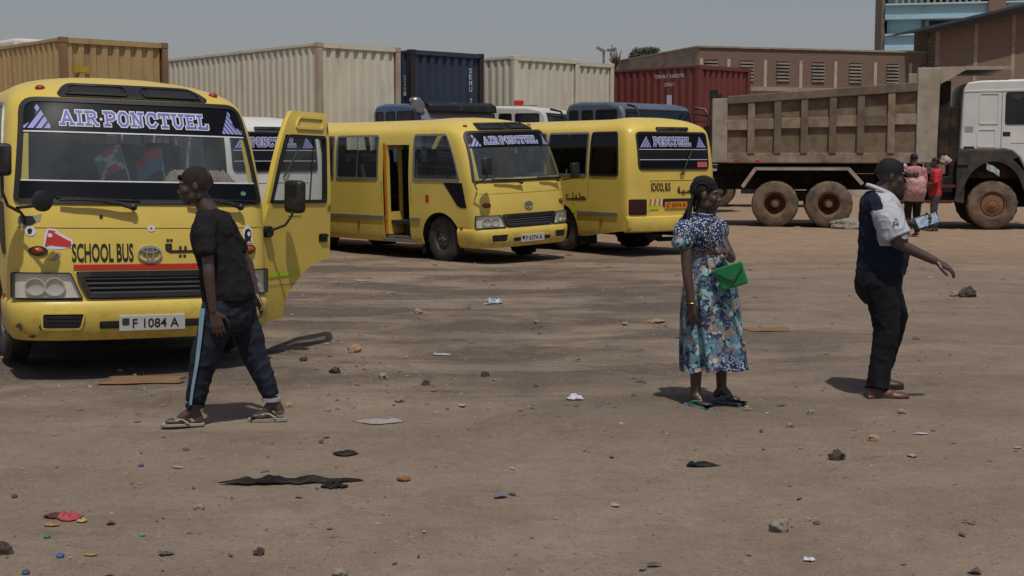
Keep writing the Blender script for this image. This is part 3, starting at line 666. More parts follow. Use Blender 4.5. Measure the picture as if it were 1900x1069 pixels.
# ---------------------------------------------------------------- the four buses
def driver_door(root, paint, ang):
    H = Vector((_shift(-.49, 1.0), fW(1.0), 0)); sf = side_surf(1)
    def zb(u): x = -u; return .33 if x > -.84 else .33+.50*math.sqrt(max(0, 1-((x+1.40)/.56)**2))
    st = sorted(set([.49, .53, .60, .70, .80, .84, .86, .88, .91, .95, 1.0, 1.06, 1.12, 1.18, 1.24, 1.30, 1.34, 1.40])); rows = [0, .12, .3, .5, .7, .85, 1]
    b = MB()
    for off in (.004, -.045):
        P = [[sf(u, zb(u)+(1.30-zb(u))*t, off)-H for u in st] for t in rows]; b.grid(P)
        zz = [1.30, 1.34, 1.4, 1.55, 1.7, 1.85, 1.93, 2.0, 2.08, 2.14]; P = [[sf(u, z, off)-H for u in st] for z in zz]
        b.grid(P, 0, lambda i, j: 1.34 < (zz[i]+zz[i+1])/2 < 1.93 and .53 < (st[j]+st[j+1])/2 < 1.34)
    edge = [(u, zb(u)) for u in st]+[(1.40, z) for z in (.9, 1.1, 1.3, 1.5, 1.8, 2.0, 2.14)]+[(u, 2.14) for u in st[-2::-1]]+[(.49, z) for z in (1.9, 1.6, 1.3, 1., .6, .33)]
    b.grid([[sf(e[0], e[1], .004)-H for e in edge], [sf(e[0], e[1], -.045)-H for e in edge]])
    d = b.build('driver_door', paint, root, True, 35, .002); d.location = H; d.rotation_euler = (0, 0, -ang)
    ds = lambda u, v, o=0: sf(u, v, o+.004)-H
    P = outline(1.335, 1.935, lerpv(1.335, .535, 1.935, .56), K(1.335), .05); wn = ring(ds, P, .03, -.03, .010).build('window', RUB, d, True, 30)
    fill(ds, 1.35, 1.92, lerpv(1.335, .55, 1.935, .575), K(1.32), .04, -.012).build('pane', SGL, wn, True)
    b = MB(); b.grid([[ds(1.09+q, v, -.004) for q in (-.012, .012)] for v in (1.36, 1.91)]); b.build('window_bar', RUB, wn)
    P = outline(1.985, 2.10, K(.64), K(1.28), .05); ring(ds, P, .02, 0, .014).build('pressed_rim', paint, d, True, 60)
    fill(ds, .985, 1.06, K(1.24), K(1.36), .02, .006, thick=.004).build('handle_recess', RUB, d)
    b = MB(); b.grid([[ds(u, v, o) for u in (1.25, 1.29, 1.33, 1.35)] for v, o in ((1.03, .01), (1.03, .025), (1.05, .025), (1.05, .01))]); b.build('door_handle', BLK, d)
    b = MB(); b.grid([[ds(u, .70+.03*(u-.5)+q, .004) for u in (.50, .6, .7, .8, .9, .98)] for q in (0, .045)]); b.build('reflective_strip', LIME, d)
    b = MB(); b.grid([[ds(u, .63+q, .003) for u in (.50, .6, .7, .8, .9, .96)] for q in (0, .007)]); b.build('panel_seam', ALU, d)
    b = MB(); b.grid([[ds(u, 1.22+q, .004) for u in (.80, .9, .98)] for q in (0, .007)]); b.build('paint_scratch', LETK, d)
    # mirror on its arm
    b = MB(); b.tube([ds(.53, 1.10, .0), ds(.53, 1.10, .05)], [.05, .05], 10); b.tube([ds(.53, 1.11, .05), ds(.58, 1.16, .16), ds(.60, 1.24, .20), ds(.60, 1.40, .20)], .012, 6); ar = b.build('mirror_arm', BLK, d, True)
    b = MB(); c = ds(.60, 1.41, .20); b.box(c.x-.05, c.x+.05, c.y-.10, c.y+.09, c.z-.15, c.z+.13); b.build('mirror', BLK, ar, True, bevel=.04, seg=3)
    return d
def small_flag(loc, lean, colours, label, ph=.30, star=False):
    root = empty('table_flag', loc); tag(root, label, 'flag')
    top = Vector((lean, 0, ph)); b = MB(); b.tube([(0, 0, 0), top], .007, 6); b.lathe([(.03, 0), (.03, .012), (.008, .02)], 12, 0, None, 'z'); b.build('pole', ALU, root, True)
    b = MB(); n, k = 10, 7; w_, h_ = .26, .19; rt = [[None]*(n+1) for _ in range(k+1)]
    for j in range(k+1):
        for i in range(n+1):
            a, c = i/n, j/k; rt[j][i] = top*(1-.38*(1-c)) + Vector((-w_*a*.8, .015*math.sin(a*7+c), -.10*a*a-.02*a))
    vs = [p for r_ in rt for p in r_]; fs_ = []; ms = []
    for j in range(k):
        for i in range(n):
            fs_.append((j*(n+1)+i, j*(n+1)+i+1, (j+1)*(n+1)+i+1, (j+1)*(n+1)+i)); a, c = (i+.5)/n-.5, (j+.5)/k-.5
            if star: ms.append(0 if (abs(abs(a)-abs(c)) < .09 or math.hypot(a*1.5, c) < .2) else (1 if abs(c) > abs(a) else 2))
            else: ms.append(1 if c > .0 else 2)
    b.add(vs, fs_); b.m = ms; b.build('flag_cloth', colours, root, True)
MIR = lambda root, P, box, nm='mirror': None
def stalk_mirror(root, base, pts, c, s, round_=False):
    b = MB(); b.tube([base]+pts, .012, 6); ar = b.build('mirror_arm', BLK, root, True); b = MB()
    if round_: b.lathe([(0.001, -.03), (.068, -.03), (.08, -.005), (.08, .02), (.062, .03), (.001, .035)], 20, 0, Matrix.Translation(c) @ Matrix.Rotation(R(20), 4, 'Z'), 'x'); b.build('mirror', BLK, ar, True)
    else: b.box(c[0]-s[0], c[0]+s[0], c[1]-s[1], c[1]+s[1], c[2]-s[2], c[2]+s[2]); b.build('mirror', BLK, ar, True, bevel=.03, seg=3)

# --- bus 1: near, driver's door open
A1 = R(28); B1F = (math.sin(A1), -math.cos(A1))
bus1 = make_bus('school_bus', (-2.84, 10.5, .01), B1F, YEL, roll=R(-1.4), driver_open=True)
tag(bus1, 'yellow school bus nearest the camera with driver door open and red sneaker sticker', 'bus', 'yellow school buses')
driver_door(bus1, YEL, R(57))
fs = front_surf
text_on(fs, 'SCHOOL BUS', -.585, .885, .46, .145, LETK, 'lettering', bus1, .004, .025)
strokes(fs, ARAB1, .14, .95, .50, .22, bus1, LETK, .020)
b = MB(); b.grid([[fs(-.575+1.15*t/24, v, .004) for t in range(25)] for v in (.826, .868)]); b.build('red_stripe', REDP, bus1)
# stickers
shoe = [(-.775, 1.005), (-.76, 1.075), (-.745, 1.13), (-.70, 1.125), (-.685, 1.10), (-.64, 1.07), (-.59, 1.045), (-.585, 1.015), (-.60, 1.0), (-.68, 1.01), (-.73, 1.02)]
poly_on(fs, [(p[0], p[1]-.0) for p in [(-.79, .985), (-.775, 1.09), (-.755, 1.145), (-.69, 1.14), (-.67, 1.11), (-.58, 1.06), (-.565, 1.0), (-.66, .985)]], LETW, 'sneaker_sticker_edge', bus1, .003)
sk = poly_on(fs, shoe, REDP, 'sneaker_sticker', bus1, .006); disc_on(fs, -.735, 1.09, .016, LETW, 'sneaker_patch', sk, .008)
b = MB()
for k in range(5): ribbon(b, fs, [(-.705+.02*k, 1.115-.012*k), (-.685+.02*k, 1.10-.012*k)], .006, .008)
b.build('sneaker_laces', LETW, sk)
disc_on(fs, .02, 1.145, .030, LETW, 'round_sticker', bus1, .004, .026); disc_on(fs, .02, 1.145, .010, REDP, 'round_sticker_dot', bus1, .006)
s2 = disc_on(fs, -.87, 1.12, .038, LETW, 'round_sticker', bus1, .004); poly_on(fs, [(-.885, 1.10), (-.89, 1.13), (-.87, 1.145), (-.855, 1.13), (-.86, 1.115), (-.865, 1.10)], LETK, 'sticker_print', s2, .007)
s3 = poly_on(fs, [(.775, 1.02), (.775, 1.13), (.82, 1.175), (.865, 1.13), (.865, 1.02)], LETW, 'portrait_sticker', bus1, .004)
poly_on(fs, [(.79, 1.03), (.787, 1.09), (.80, 1.13), (.83, 1.14), (.85, 1.12), (.853, 1.08), (.842, 1.06), (.85, 1.03), (.83, 1.045), (.81, 1.03)], LETK, 'sticker_print', s3, .007)
disc_on(fs, .828, 1.095, .014, LETW, 'sticker_print', s3, .009, .02)
poly_on(fs, [(.36, 1.11), (.44, 1.13), (.46, 1.15), (.40, 1.14), (.36, 1.125)], REDP, 'red_sticker', bus1, .004)
poly_on(fs, [(-.76, .90), (-.71, .93), (-.68, .97), (-.66, .94), (-.70, .90)], GRYS, 'bare_patch', bus1, .003)
poly_on(fs, [(-.955, 1.19), (-.94, 1.235), (-.82, 1.24), (-.79, 1.255), (-.80, 1.20), (-.86, 1.17), (-.89, 1.15), (-.93, 1.16)], GRYS, 'bare_patch', bus1, .003)
poly_on(fs, [(-.93, 1.19), (-.93, 1.235), (-.85, 1.235), (-.83, 1.19), (-.86, 1.17), (-.90, 1.16)], LETK, 'black_tape', bus1, .006)
bs_ = lambda u, v, o=0: front_surf(u, v, o+.031)
for q in ([(-.965, .40), (-.945, .425), (-.93, .42), (-.92, .385), (-.935, .37), (-.94, .39)], [(-.89, .335), (-.86, .345), (-.83, .34), (-.86, .325)], [(-.825, .405), (-.81, .42), (-.79, .41), (-.795, .385), (-.81, .38)]): poly_on(bs_, q, mat('scuffed_paint', '4d4330', .9, 0, .4, 30), 'bumper_scuff', bus1, .003)
disc_on(fs, -.36, 1.235, .014, LETK, 'washer_nozzle', bus1, .006)
stalk_mirror(bus1, fs(-.90, 1.22, .02), [fs(-.90, 1.27, .16), (.06, -.88, 1.32)], (.10, -.83, 1.36), None, True)
stalk_mirror(bus1, fs(-.93, 1.26, .02), [(.02, -1.06, 1.32), (.04, -1.10, 1.42), (.04, -1.10, 1.62)], (.04, -1.12, 1.66), (.05, .085, .12))
disc_on(fs, .80, 1.42, .025, mat('green_sticker', '5d7a6a', .6), 'inspection_sticker', bus1, .012, .018)
MW = bus1.matrix_world.copy()
FLG = [mat('flag_white', 'c9c9c2', .9), mat('flag_red', 'b03a34', .9), mat('flag_green', '3f8f5c', .9)]
small_flag(MW @ Vector((-.40, -.02, 1.305)), -.13, FLG, 'red green and white flag leaning on the yellow bus dashboard', .50, True)
small_flag(MW @ Vector((-.42, .24, 1.305)), -.06, [FLG[0], mat('flag_red2', 'b8402f', .9), mat('flag_blue', '4a6a92', .9)], 'red and blue flag leaning on the yellow bus dashboard', .48)
b = MB(); nU, nV = 40, 12; P = []
for j in range(nV+1):
    row = []
    for i in range(nU+1):
        x = -.62+.36*j/nV; y = .16+.64*i/nU; e = min(1, 6*min(i/nU, 1-i/nU, j/nV, 1-j/nV)+.05)
        row.append((x, y, 1.305+.29*math.sqrt(e)+.035*noise.noise(Vector((x*30, y*30, 0)))*e))
    P.append(row)
b.grid(P); o = b.build('fur_dashboard_cover', mat('beige_fur', '8f7d6c', 1, 0, .4, 40, bump=1, bscale=120), None, True); o.matrix_world = MW
tag(o, 'shaggy beige fur cover lying on the bus dashboard', 'cover')
b = MB(); b.add([(-.53, .34, 1.84), (-.53, .44, 1.84), (-.56, .44, 1.93), (-.56, .34, 1.93)], [(0, 1, 2, 3)]); b.build('windscreen_notice', LETW, bus1)

# --- bus 2: middle of the yard, passenger door open
A2 = R(41.8); B2F = (math.sin(A2), -math.cos(A2))
bus2 = make_bus('school_bus', (.325, 22.0, -.01), B2F, YEL, roll=R(1.6), passenger_open=True, plate='F 6374 A', bands=False)
tag(bus2, 'yellow school bus at mid yard with open folding passenger door on its side', 'bus', 'yellow school buses')
stalk_mirror(bus2, fs(-.93, 1.22, .02), [fs(-.95, 1.28, .15), (.06, -.98, 1.42), (.06, -.98, 1.50)], (.06, -.98, 1.60), (.05, .085, .14))
stalk_mirror(bus2, fs(.95, 1.30, .02), [(-.10, 1.12, 1.34)], (-.10, 1.12, 1.46), (.05, .08, .13))
b = MB()
for k, (x0, y0, x1, y1) in enumerate(((-2.62, -1.0, -2.60, -.66), (-2.57, -.66, -2.57, -.98))):
    dx, dy = x1-x0, y1-y0; l_ = math.hypot(dx, dy); T = Matrix.Translation((x0, y0, 0)) @ Matrix.Rotation(math.atan2(dy, dx), 4, 'Z'); b = MB()
    b.box(0, l_, -.015, .015, .42, .80, 0, T); b.box(0, .05, -.015, .015, .80, 1.98, 0, T); b.box(l_-.05, l_, -.015, .015, .80, 1.98, 0, T); b.box(.05, l_-.05, -.015, .015, 1.90, 1.98, 0, T)
    b.build('door_leaf', mat('orange_door_edge', 'b06a12', .5) if k == 0 else YEL, bus2)
b = MB(); b.box(DOOR_P[0], DOOR_P[1], -.98, -.62, .34, .40); b.box(DOOR_P[0], DOOR_P[1], -.62, -.58, .34, .62); b.build('step_well', mat('step_metal', '5d564b', .7, .2, .3, 9, dirt='8a7a63', damt=.5), bus2)
b = MB(); b.box(DOOR_P[0]-.03, DOOR_P[1]+.03, -1.03, -.99, .30, .35); b.build('step_edge', ALU, bus2)
b = MB(); b.tube([(-1.98, -.80, .7), (-1.98, -.78, 1.7)], .014, 6); b.build('grab_rail', ALU, bus2)
b = MB(); b.add([side_surf(-1)(-1.47+u, 1.0+v, .005) for u, v in ((0, 0), (.09, 0), (.09, .12), (0, .12))], [(0, 1, 2, 3)]); b.build('small_sticker', REDP, bus2)
b = MB(); b.add([(-.50, .12, 1.78), (-.50, .19, 1.78), (-.52, .19, 1.90), (-.52, .12, 1.90)], [(0, 1, 2, 3)]); b.build('windscreen_notice', LETW, bus2)
b = MB()
for k in range(26): x = -.32-.22*RNG.rand(); y = -.55+1.2*RNG.rand(); b.ell((x, y, 1.32+.03*RNG.rand()), (.05+.05*RNG.rand(), .08, .05), k % 3)
o = b.build('papers_on_dashboard', [mat('paper_heap', '8f8a80', .9), mat('cloth_heap', '55504c', .9), INT], None, True); o.matrix_world = bus2.matrix_world.copy(); tag(o, 'clutter of papers and cloth on the far bus dashboard', 'clutter')

# --- bus 3: seen from behind
A3 = R(215.4)
bus3 = make_bus('school_bus', (-1.21, 29.1, .02), (math.sin(A3), -math.cos(A3)), YEL, tint_l=[None, TGL, TGL, TGL, TGL], tint_r=[None, TGL, TGL, TGL])
tag(bus3, 'yellow school bus parked facing away showing its tinted rear window', 'bus', 'yellow school buses')
rs = rear_surf
text_on(rs, 'SCHOOL BUS', -.56, 1.10, .44, .15, LETK, 'lettering', bus3, .010, .025)
strokes(rs, ARAB1, .06, 1.06, .50, .22, bus3, LETK, .022, off=.010)
text_on(lambda u, v, o=0: rs(u, v, o+.022), 'C 5374 A', -.22, .825, .44, .065, mat('plate_red', '6a1a10', .5), 'plate_number', bus3, .003)
fill(rs, 1.51, 1.60, K(.52), K(.77), .01, .015).build('pink_sticker', PINKS, bus3)
for k in range(6): poly_on(rs, [(-.60+.05*k, .86), (-.575+.05*k, .86), (-.555+.05*k, .97), (-.58+.05*k, .97)], REDP if k % 2 == 0 else LETW, 'hazard_bar', bus3, .012)
fill(rs, .79, .85, K(-.60), K(-.40), .0, .012).build('reflective_patch', LIME, bus3); fill(rs, 1.14, 1.26, K(.70), K(.92), .0, .012).build('reflective_patch', LIME, bus3)
sf = side_surf(1); strokes(sf, ARAB2, 5.22, .93, .55, .17, bus3, LETK, .024)
b = MB(); b.grid([[sf(5.36+u, v, .004) for u in (0, .1)] for v in (.70, .90)]); b.build('reflective_patch', LIME, bus3)
b = MB(); b.tube([rs(-.1, .25, -.3), rs(.60, .25, -.1)], .04, 8); b.tube([rs(.30, .30, -.4), rs(.34, .33, .04)], .035, 8); b.build('exhaust_pipe', UND, bus3, True)

# --- white bus between the yellow ones, rear towards the camera
busw = make_bus('minibus', (0, 0, 0), (-B2F[0], -B2F[1]), WHT)
rc = Vector((-3.86, 22.3, 0)); busw.location = rc+Vector((-B2F[0], -B2F[1], 0))*6.99
tag(busw, 'white minibus standing behind the open yellow door of the near bus', 'minibus')
# ---------------------------------------------------------------- shipping containers on trailers
B2 = Vector((B2F[0], B2F[1], 0)); W2 = Vector((-B2F[1], B2F[0], 0))            # facing direction, and to its left
def steel(name, c, rust, amt, var=.10):
    return mat(name, c, .55, 0, var, 3, .4, rust, amt, 2.2, stretch=(1, 1, .35))
def container(loc, fwd, L_, H, m, mpost, label, z0, text=None):
    root = empty('shipping_container', (loc[0], loc[1], z0), fwd); tag(root, label, 'container', 'containers on trailers behind the buses'); hw = 1.22
    for sg in (-1, 1):                                                       # corrugated side walls
        xs = []; x = -.10
        while x > -L_+.12:
            for dx, d in ((0, 0), (.072, 0), (.139, .036), (.211, .036)):
                if x-dx > -L_+.1: xs.append((x-dx, d))
            x -= .278
        b = MB(); b.grid([[(q[0], sg*(hw-.012-q[1]), z) for q in xs] for z in (.15, H*.5, H-.07)]); b.build('side_wall', m, root)
        b = MB(); b.box(-L_+.1, -.1, sg*(hw-.06), sg*hw, H-.075, H-.012); b.build('top_rail', m, root); b = MB(); b.box(-L_+.1, -.1, sg*(hw-.06), sg*(hw-.002), .01, .16); b.build('bottom_rail', m, root)
    for xe, d in ((0, 1), (-L_, -1)):
        ys = []; y = -hw+.14
        while y < hw-.14:
            for dy, dd in ((0, 0), (.11, 0), (.14, .05), (.23, .05)):
                if y+dy < hw-.12: ys.append((y+dy, dd))
            y += .262
        b = MB(); b.grid([[(xe-d*(.03+q[1]), q[0], z) for q in ys] for z in (.14, H*.5, H-.11)]); b.build('end_wall', m, root)
        b = MB(); b.box(xe-d*.10, xe-d*.004, -hw+.13, hw-.13, H-.12, H-.008); b.build('end_header', m, root); b = MB(); b.box(xe-d*.10, xe-d*.004, -hw+.13, hw-.13, .008, .15); b.build('end_sill', m, root)
        for sg in (-1, 1):
            b = MB(); b.box(xe-d*.15, xe-d*.002, sg*(hw-.14), sg*(hw-.001), .12, H-.12); b.build('corner_post', mpost, root, bevel=.012)
            for z in (0, H-.118): b = MB(); b.box(xe-d*.178, xe+d*.004, sg*(hw-.165), sg*(hw+.004), z, z+.122); b.build('corner_casting', mpost, root, bevel=.01)
    b = MB(); xs = []; x = -.1
    while x > -L_+.1: xs += [(x, 0), (x-.05, 0), (x-.07, .02), (x-.12, .02)]; x -= .21
    b.grid([[(q[0], y, H-.05+q[1]) for q in xs if q[0] > -L_+.1] for y in (-hw+.06, hw-.06)]); b.build('roof', m, root)
    if text: text(root, H)
    return root
def trailer(loc, fwd, L_, z0, label):
    root = empty('semi_trailer', (loc[0], loc[1], 0), fwd); tag(root, label, 'trailer', 'trailers carrying the containers')
    b = MB()
    for sg in (-1, 1): b.box(-L_+.1, -.1, sg*.40-.07, sg*.40+.07, z0-.32, z0-.01)
    for k in range(9): x = -.4-(L_-.8)*k/8; b.box(x-.06, x+.06, -1.2, 1.2, z0-.14, z0-.005)
    b.build('frame', UND, root)
    for k in range(2):
        x = -L_+1.4+k*1.3
        for sg in (-1, 1): wheel(root, x, sg*.95, .5, .5, .3, .28, TYRE, RIMM, sg, nuts=0)
        b = MB(); b.tube([(x, -.9, .5), (x, .9, .5)], .08, 8); b.build('axle', UND, root)
    for sg in (-1, 1): b = MB(); b.box(-2.6, -2.45, sg*.6-.07, sg*.6+.07, .04, z0-.1); b.box(-2.7, -2.35, sg*.6-.12, sg*.6+.12, 0, .04); b.build('landing_leg', UND, root)
CREAM = steel('cream_container_paint', 'cbc4ae', '7b5b43', .12); CREAM2 = steel('pale_container_paint', 'c6c0ac', '86705a', .08)
TAN = steel('mustard_container_paint', 'a88f62', '6b4426', .25); TANP = steel('rusty_post', '85674c', '4d3526', .45)
NAVY = steel('navy_container_paint', '313b4c', '2a2420', .28); NAVP = steel('rusty_dark_post', '2a2422', '3d2a20', .6)
MAROON = steel('maroon_container_paint', '6f3830', '4f2a22', .25); CRP = steel('cream_post', 'aa9c84', '8a4a3a', .45)
WTXT = mat('stencil_white', 'b9bcc0', .7)
def vtext(sf, s, u, v, ch, root, wd=.10):
    for i, c in enumerate(s):
        if c != ' ': text_on(sf, c, u, v-i*ch*1.25, wd, ch, WTXT, 'stencil_letter', root, .006, .012)
es = lambda u, v, o=0: Vector((.0-.03+o, u, v))
def blue_txt(root, H):
    vtext(es, 'SEMU', .72, H-.52, .13, root); vtext(es, '471131', .74, H-1.25, .085, root, .07)
    vtext(lambda u, v, o=0: Vector((u, -1.22+.012-o, v)), '22G1', -.33, H-.75, .11, root)
def red_txt(root, H):
    sf = lambda u, v, o=0: Vector((u, -1.22+.008-o, v)); text_on(sf, 'TRHU 168273', -1.75, H-.34, 1.15, .11, WTXT, 'stencil_lettering', root, .004, .01); text_on(sf, '22G1', -1.35, H-.58, .36, .10, WTXT, 'stencil_lettering', root, .004, .01)
    poly_on(sf, [(-1.25, H-1.15), (-1.05, H-1.15), (-1.05, H-.85), (-1.25, H-.85)], WTXT, 'stencil_panel', root, .004)
def tan_txt(root, H): poly_on(lambda u, v, o=0: Vector((-.03+o, u, v)), [(-.95, H-.72), (-.62, H-.72), (-.62, H-.58), (-.95, H-.58)], mat('faded_yellow_sign', 'b08a1c', .7, 0, .3, 20), 'warning_sign', root, .006)
def place(px, py, top, H, Lc, m, mp, label, tl, Y=None, right=False, text=None):
    p = pix(px, py, top) if Y is None else Vector(((px-950)/FPX*Y, Y, 0)); c = p+W2*(1.22 if not right else -1.22)
    container(c, B2F, Lc, H, m, mp, label, top-H, text); trailer(c, B2F, Lc, top-H, tl)
place(113, 68, 4.2, 2.9, 12.2, TAN, TANP, 'mustard yellow container with rusty corner posts behind the near bus roof', 'trailer under the mustard yellow container', text=tan_txt)
place(590, 78, 4.4, 2.9, 12.2, CREAM, CRP, 'largest cream container above the open bus door', 'trailer under the largest cream container')
place(765, 95, 4.42, 2.9, 6.1, NAVY, NAVP, 'dark navy container with white stencilled letters', 'trailer under the navy container', 34.6, text=blue_txt)
place(955, 103, 4.4, 2.9, 12.2, CREAM2, CREAM2, 'cream container right of the navy container', 'trailer under the cream container right of the navy one')
place(1138, 117, 4.5, 2.9, 12.2, CREAM2, CREAM2, 'narrow strip of cream container beside the maroon container', 'trailer under the cream container beside the maroon one', 41.2, True)
place(1297, 120, 4.4, 2.6, 6.1, MAROON, MAROON, 'maroon container behind the dump truck tail', 'trailer under the maroon container', text=red_txt)
# white box body far left
p = pix(27, 70, 4.75); root = empty('box_trailer', (p.x, p.y, 0), B2F); tag(root, 'white rounded box trailer roof at the top left edge', 'trailer')
b = MB(); b.box(-8, 0, 0, 2.45, 1.1, 4.75); b.build('box_body', WHT, root, bevel=.10, seg=3, smooth=True); b = MB(); b.box(-7.9, -.1, .2, 2.2, .8, 1.1); b.build('frame', UND, root)
for x in (-6.5, -1.5):
    for y, sg in ((.2, -1), (2.2, 1)): wheel(root, x, y, .5, .5, .28, .28, TYRE, RIMM, sg, nuts=0)

# ---------------------------------------------------------------- lorry cabs behind the buses
CGL = mat('dark_cab_glass', '1a2024', .12, 0, .3, 3)
def cab(name, loc, fwd, paint, label, W_=2.3, top=2.95, visor=None, header=None, horn=False, bull=False, beacon=False):
    root = empty(name, loc, fwd); tag(root, label, 'truck', 'lorries behind the buses'); h = W_/2
    pr = [(-2.05, .95), (-2.05, top-.22), (-1.95, top-.05), (-1.6, top), (-.75, top-.02), (-.36, top-.10), (-.26, top-.24), (-.05, 1.95), (0, 1.75), (0, .75), (-.9, .75), (-1.0, .95)]
    b = MB(); b.prism(pr, -h, h); b.build('cab_body', paint, root, True, 30, bevel=.07, seg=3)
    def fsf(u, v, o=0):
        x = np.interp(v, [.75, 1.75, 1.95, top-.24, top-.10], [0, 0, -.05, -.26, -.36]); return Vector((x+o, u, v))
    w_ = fill(fsf, 1.93, top-.20, K(-h+.10), K(h-.10), .08, .012).build('windscreen', CGL, root)
    ring(fsf, outline(1.91, top-.18, K(-h+.08), K(h-.08), .08), .03, -.01, .022).build('windscreen_seal', RUB, w_, True)
    for sg in (-1, 1):
        def sfs(u, v, o=0, sg=sg): return Vector((-u, sg*(h+o), v))
        for u0, u1 in ((.42, 1.08), (1.16, 1.52), (1.62, 1.92)):
            P = outline(1.92, top-.19, K(u0), K(u1), .06); w_ = ring(sfs, P, .03, -.005, .01).build('side_window', RUB, root, True)
            fill(sfs, 1.94, top-.21, K(u0+.02), K(u1-.02), .05, .005).build('pane', CGL, w_)
        b = MB(); b.tube([(-.20, sg*h, top-.45), (.12, sg*(h+.14), top-.42), (.14, sg*(h+.16), 1.7), (-.05, sg*h, 1.65)], .02, 6); ar = b.build('mirror_arm', BLK, root, True)
        b = MB(); b.box(.10, .20, sg*(h+.12)-.10, sg*(h+.12)+.10, 1.95, 2.45); b.build('mirror', BLK, ar, bevel=.03)
        wheel(root, -.75, sg*(h-.17), .5, .5, .3, .28, TYRE, RIMM, sg); wheel(root, -4.2, sg*(h-.2), .5, .5, .3, .28, TYRE, RIMM, sg); wheel(root, -4.2, sg*(h-.55), .5, .5, .3, .28, TYRE, RIMM, sg, nuts=0)
        b = MB(); b.box(.0, .03, sg*.95-.17, sg*.95+.17, .80, 1.02); b.build('headlight', REFL, root)
        b = MB(); b.tube([(-2.3, sg*.9, .75), (-3.2, sg*.9, .75)], .28, 14); b.build('fuel_tank', ALU, root, True)
    b = MB(); b.box(-.4, .10, -h, h, .42, .78); b.build('bumper', BLK, root, bevel=.05)
    for k in range(5): b = MB(); b.box(0, .035, -.7, .7, 1.10+k*.11, 1.16+k*.11); b.build('grille_bar', BLK, root)
    b = MB(); b.box(-5.2, -.3, -.45, -.3, .7, .95); b.box(-5.2, -.3, .3, .45, .7, .95); b.tube([(-.75, -.9, .5), (-.75, .9, .5)], .07); b.tube([(-4.2, -.9, .5), (-4.2, .9, .5)], .09); b.build('chassis', UND, root)
    if header:
        b = MB(); b.grid([[(-.15, y, top-.42), (-.24, y, top-.20), (-.36, y, top-.085)] for y in (-h+.02, h-.02)]); b.build('roof_header', header, root)
        b = MB(); b.box(-.40, -.34, -.42, .12, top-.14, top-.05); b.build('header_badge', BLK, root)
    if visor: b = MB(); b.prism([(-.32, top-.20), (-.70, top-.04), (-.74, top+.02), (-.30, top+.03), (-.12, top-.05), (-.10, top-.22)], -h+.25, h+.02); b.build('roof_visor', BLK, root, True, bevel=.03)
    if horn:
        b = MB(); b.ell((-.55, -h+.14, top+.06), (.15, .15, .08)); b.tube([(-.55, -h+.14, top-.06), (-.55, -h+.14, top+.02)], .10, 12); b.build('roof_lamp', CHR, root, True)
        b = MB(); b.lathe([(.02, -.15), (.10, -.12), (.15, .0), (.15, .03), (.001, .03)], 18, 0, Matrix.Translation((-.20, -h-.02, top-.10)), 'x'); b.build('horn', ALU, root, True)
    if bull:
        b = MB()
        for sg in (-1, 1):
            b = MB(); b.tube([(-.15, sg*(h-.05), top-.10), (.15, sg*(h+.02), top-.16), (.30, sg*(h+.04), top-.45), (.20, sg*(h+.04), 2.0)], .03, 6); b.tube([(-.2, sg*(h-.05), top-.25), (.2, sg*(h+.02), top-.30)], .025, 6); b.build('mirror_bracket', BLK, root, True)
    if beacon: b = MB(); b.box(-1.35, -1.15, -.55, -.35, top-.01, top+.16); b.build('beacon', REDP, root, bevel=.02); b = MB(); b.tube([(-1.5, -.7, top+.02), (-.8, -.3, top+.03)], .015, 5); b.build('cable', BLK, root)
    return root
BLU1 = mat('blue_cab_paint', '465f82', .45, 0, .12, 2, dirt='6b6a66', damt=.2); BLU2 = mat('slate_cab_paint', '4c586a', .45, 0, .12, 2, dirt='7a7468', damt=.3)
def cab_at(px, Y, fwd, **kw):
    f = Vector((fwd[0], fwd[1], 0)).normalized(); left = Vector((-f.y, f.x, 0)); c = Vector(((px-950)/FPX*Y, Y, 0)); W_ = kw.get('W_', 2.3)
    return dict(loc=tuple(c+left*W_/2), fwd=(f.x, f.y), **kw)
cab('lorry', paint=BLU1, label='blue lorry cab with chrome roof lamp in front of the navy container', visor=True, header=mat('grey_header', '77767a', .5), horn=True, **cab_at(790, 31.6, B2F, W_=2.3, top=2.98))
cab('lorry', paint=WHT, label='white lorry cab with red beacon on its roof', bull=True, beacon=True, **cab_at(1030, 33.6, (.93, -.37), W_=2.3, top=2.98))
cab('lorry', paint=BLU2, label='slate blue lorry cab behind the rear-facing yellow bus', visor=False, bull=True, **cab_at(1170, 30.6, (.70, -.71), W_=2.5, top=2.98))

# ---------------------------------------------------------------- buildings
def brickmat(name, c1, c2, mortar, sc_=1.0, dirt='6b5b4c'):
    m = newmat(name); t = NT(m); br = t.n('TexBrick'); mp = t.n('Mapping'); mp.inputs['Rotation'].default_value = (R(90), 0, 0); t.l(t.co(), mp.inputs[0]); t.l(mp.outputs[0], br.inputs['Vector'])
    br.inputs['Color1'].default_value = C4(lin(c1)); br.inputs['Color2'].default_value = C4(lin(c2)); br.inputs['Mortar'].default_value = C4(lin(mortar)); br.inputs['Scale'].default_value = 1.0/sc_
    br.inputs['Brick Width'].default_value = .24; br.inputs['Row Height'].default_value = .085; br.inputs['Mortar Size'].default_value = .012; br.inputs['Bias'].default_value = -.1
    c = t.mix(t.math('MULTIPLY', t.ramp(t.noise(.9, 8, .7), [(.38, (0, 0, 0)), (.62, (1, 1, 1))]), .65), br.outputs['Color'], lin(dirt)); c = t.mix(t.math('MULTIPLY', t.noise(14, 4, .7), .35), c, lin('8c6f5c'))
    t.bsdf(c, .95, 0, .2, t.math('SUBTRACT', 1.0, br.outputs['Fac']), .6, .01); return m
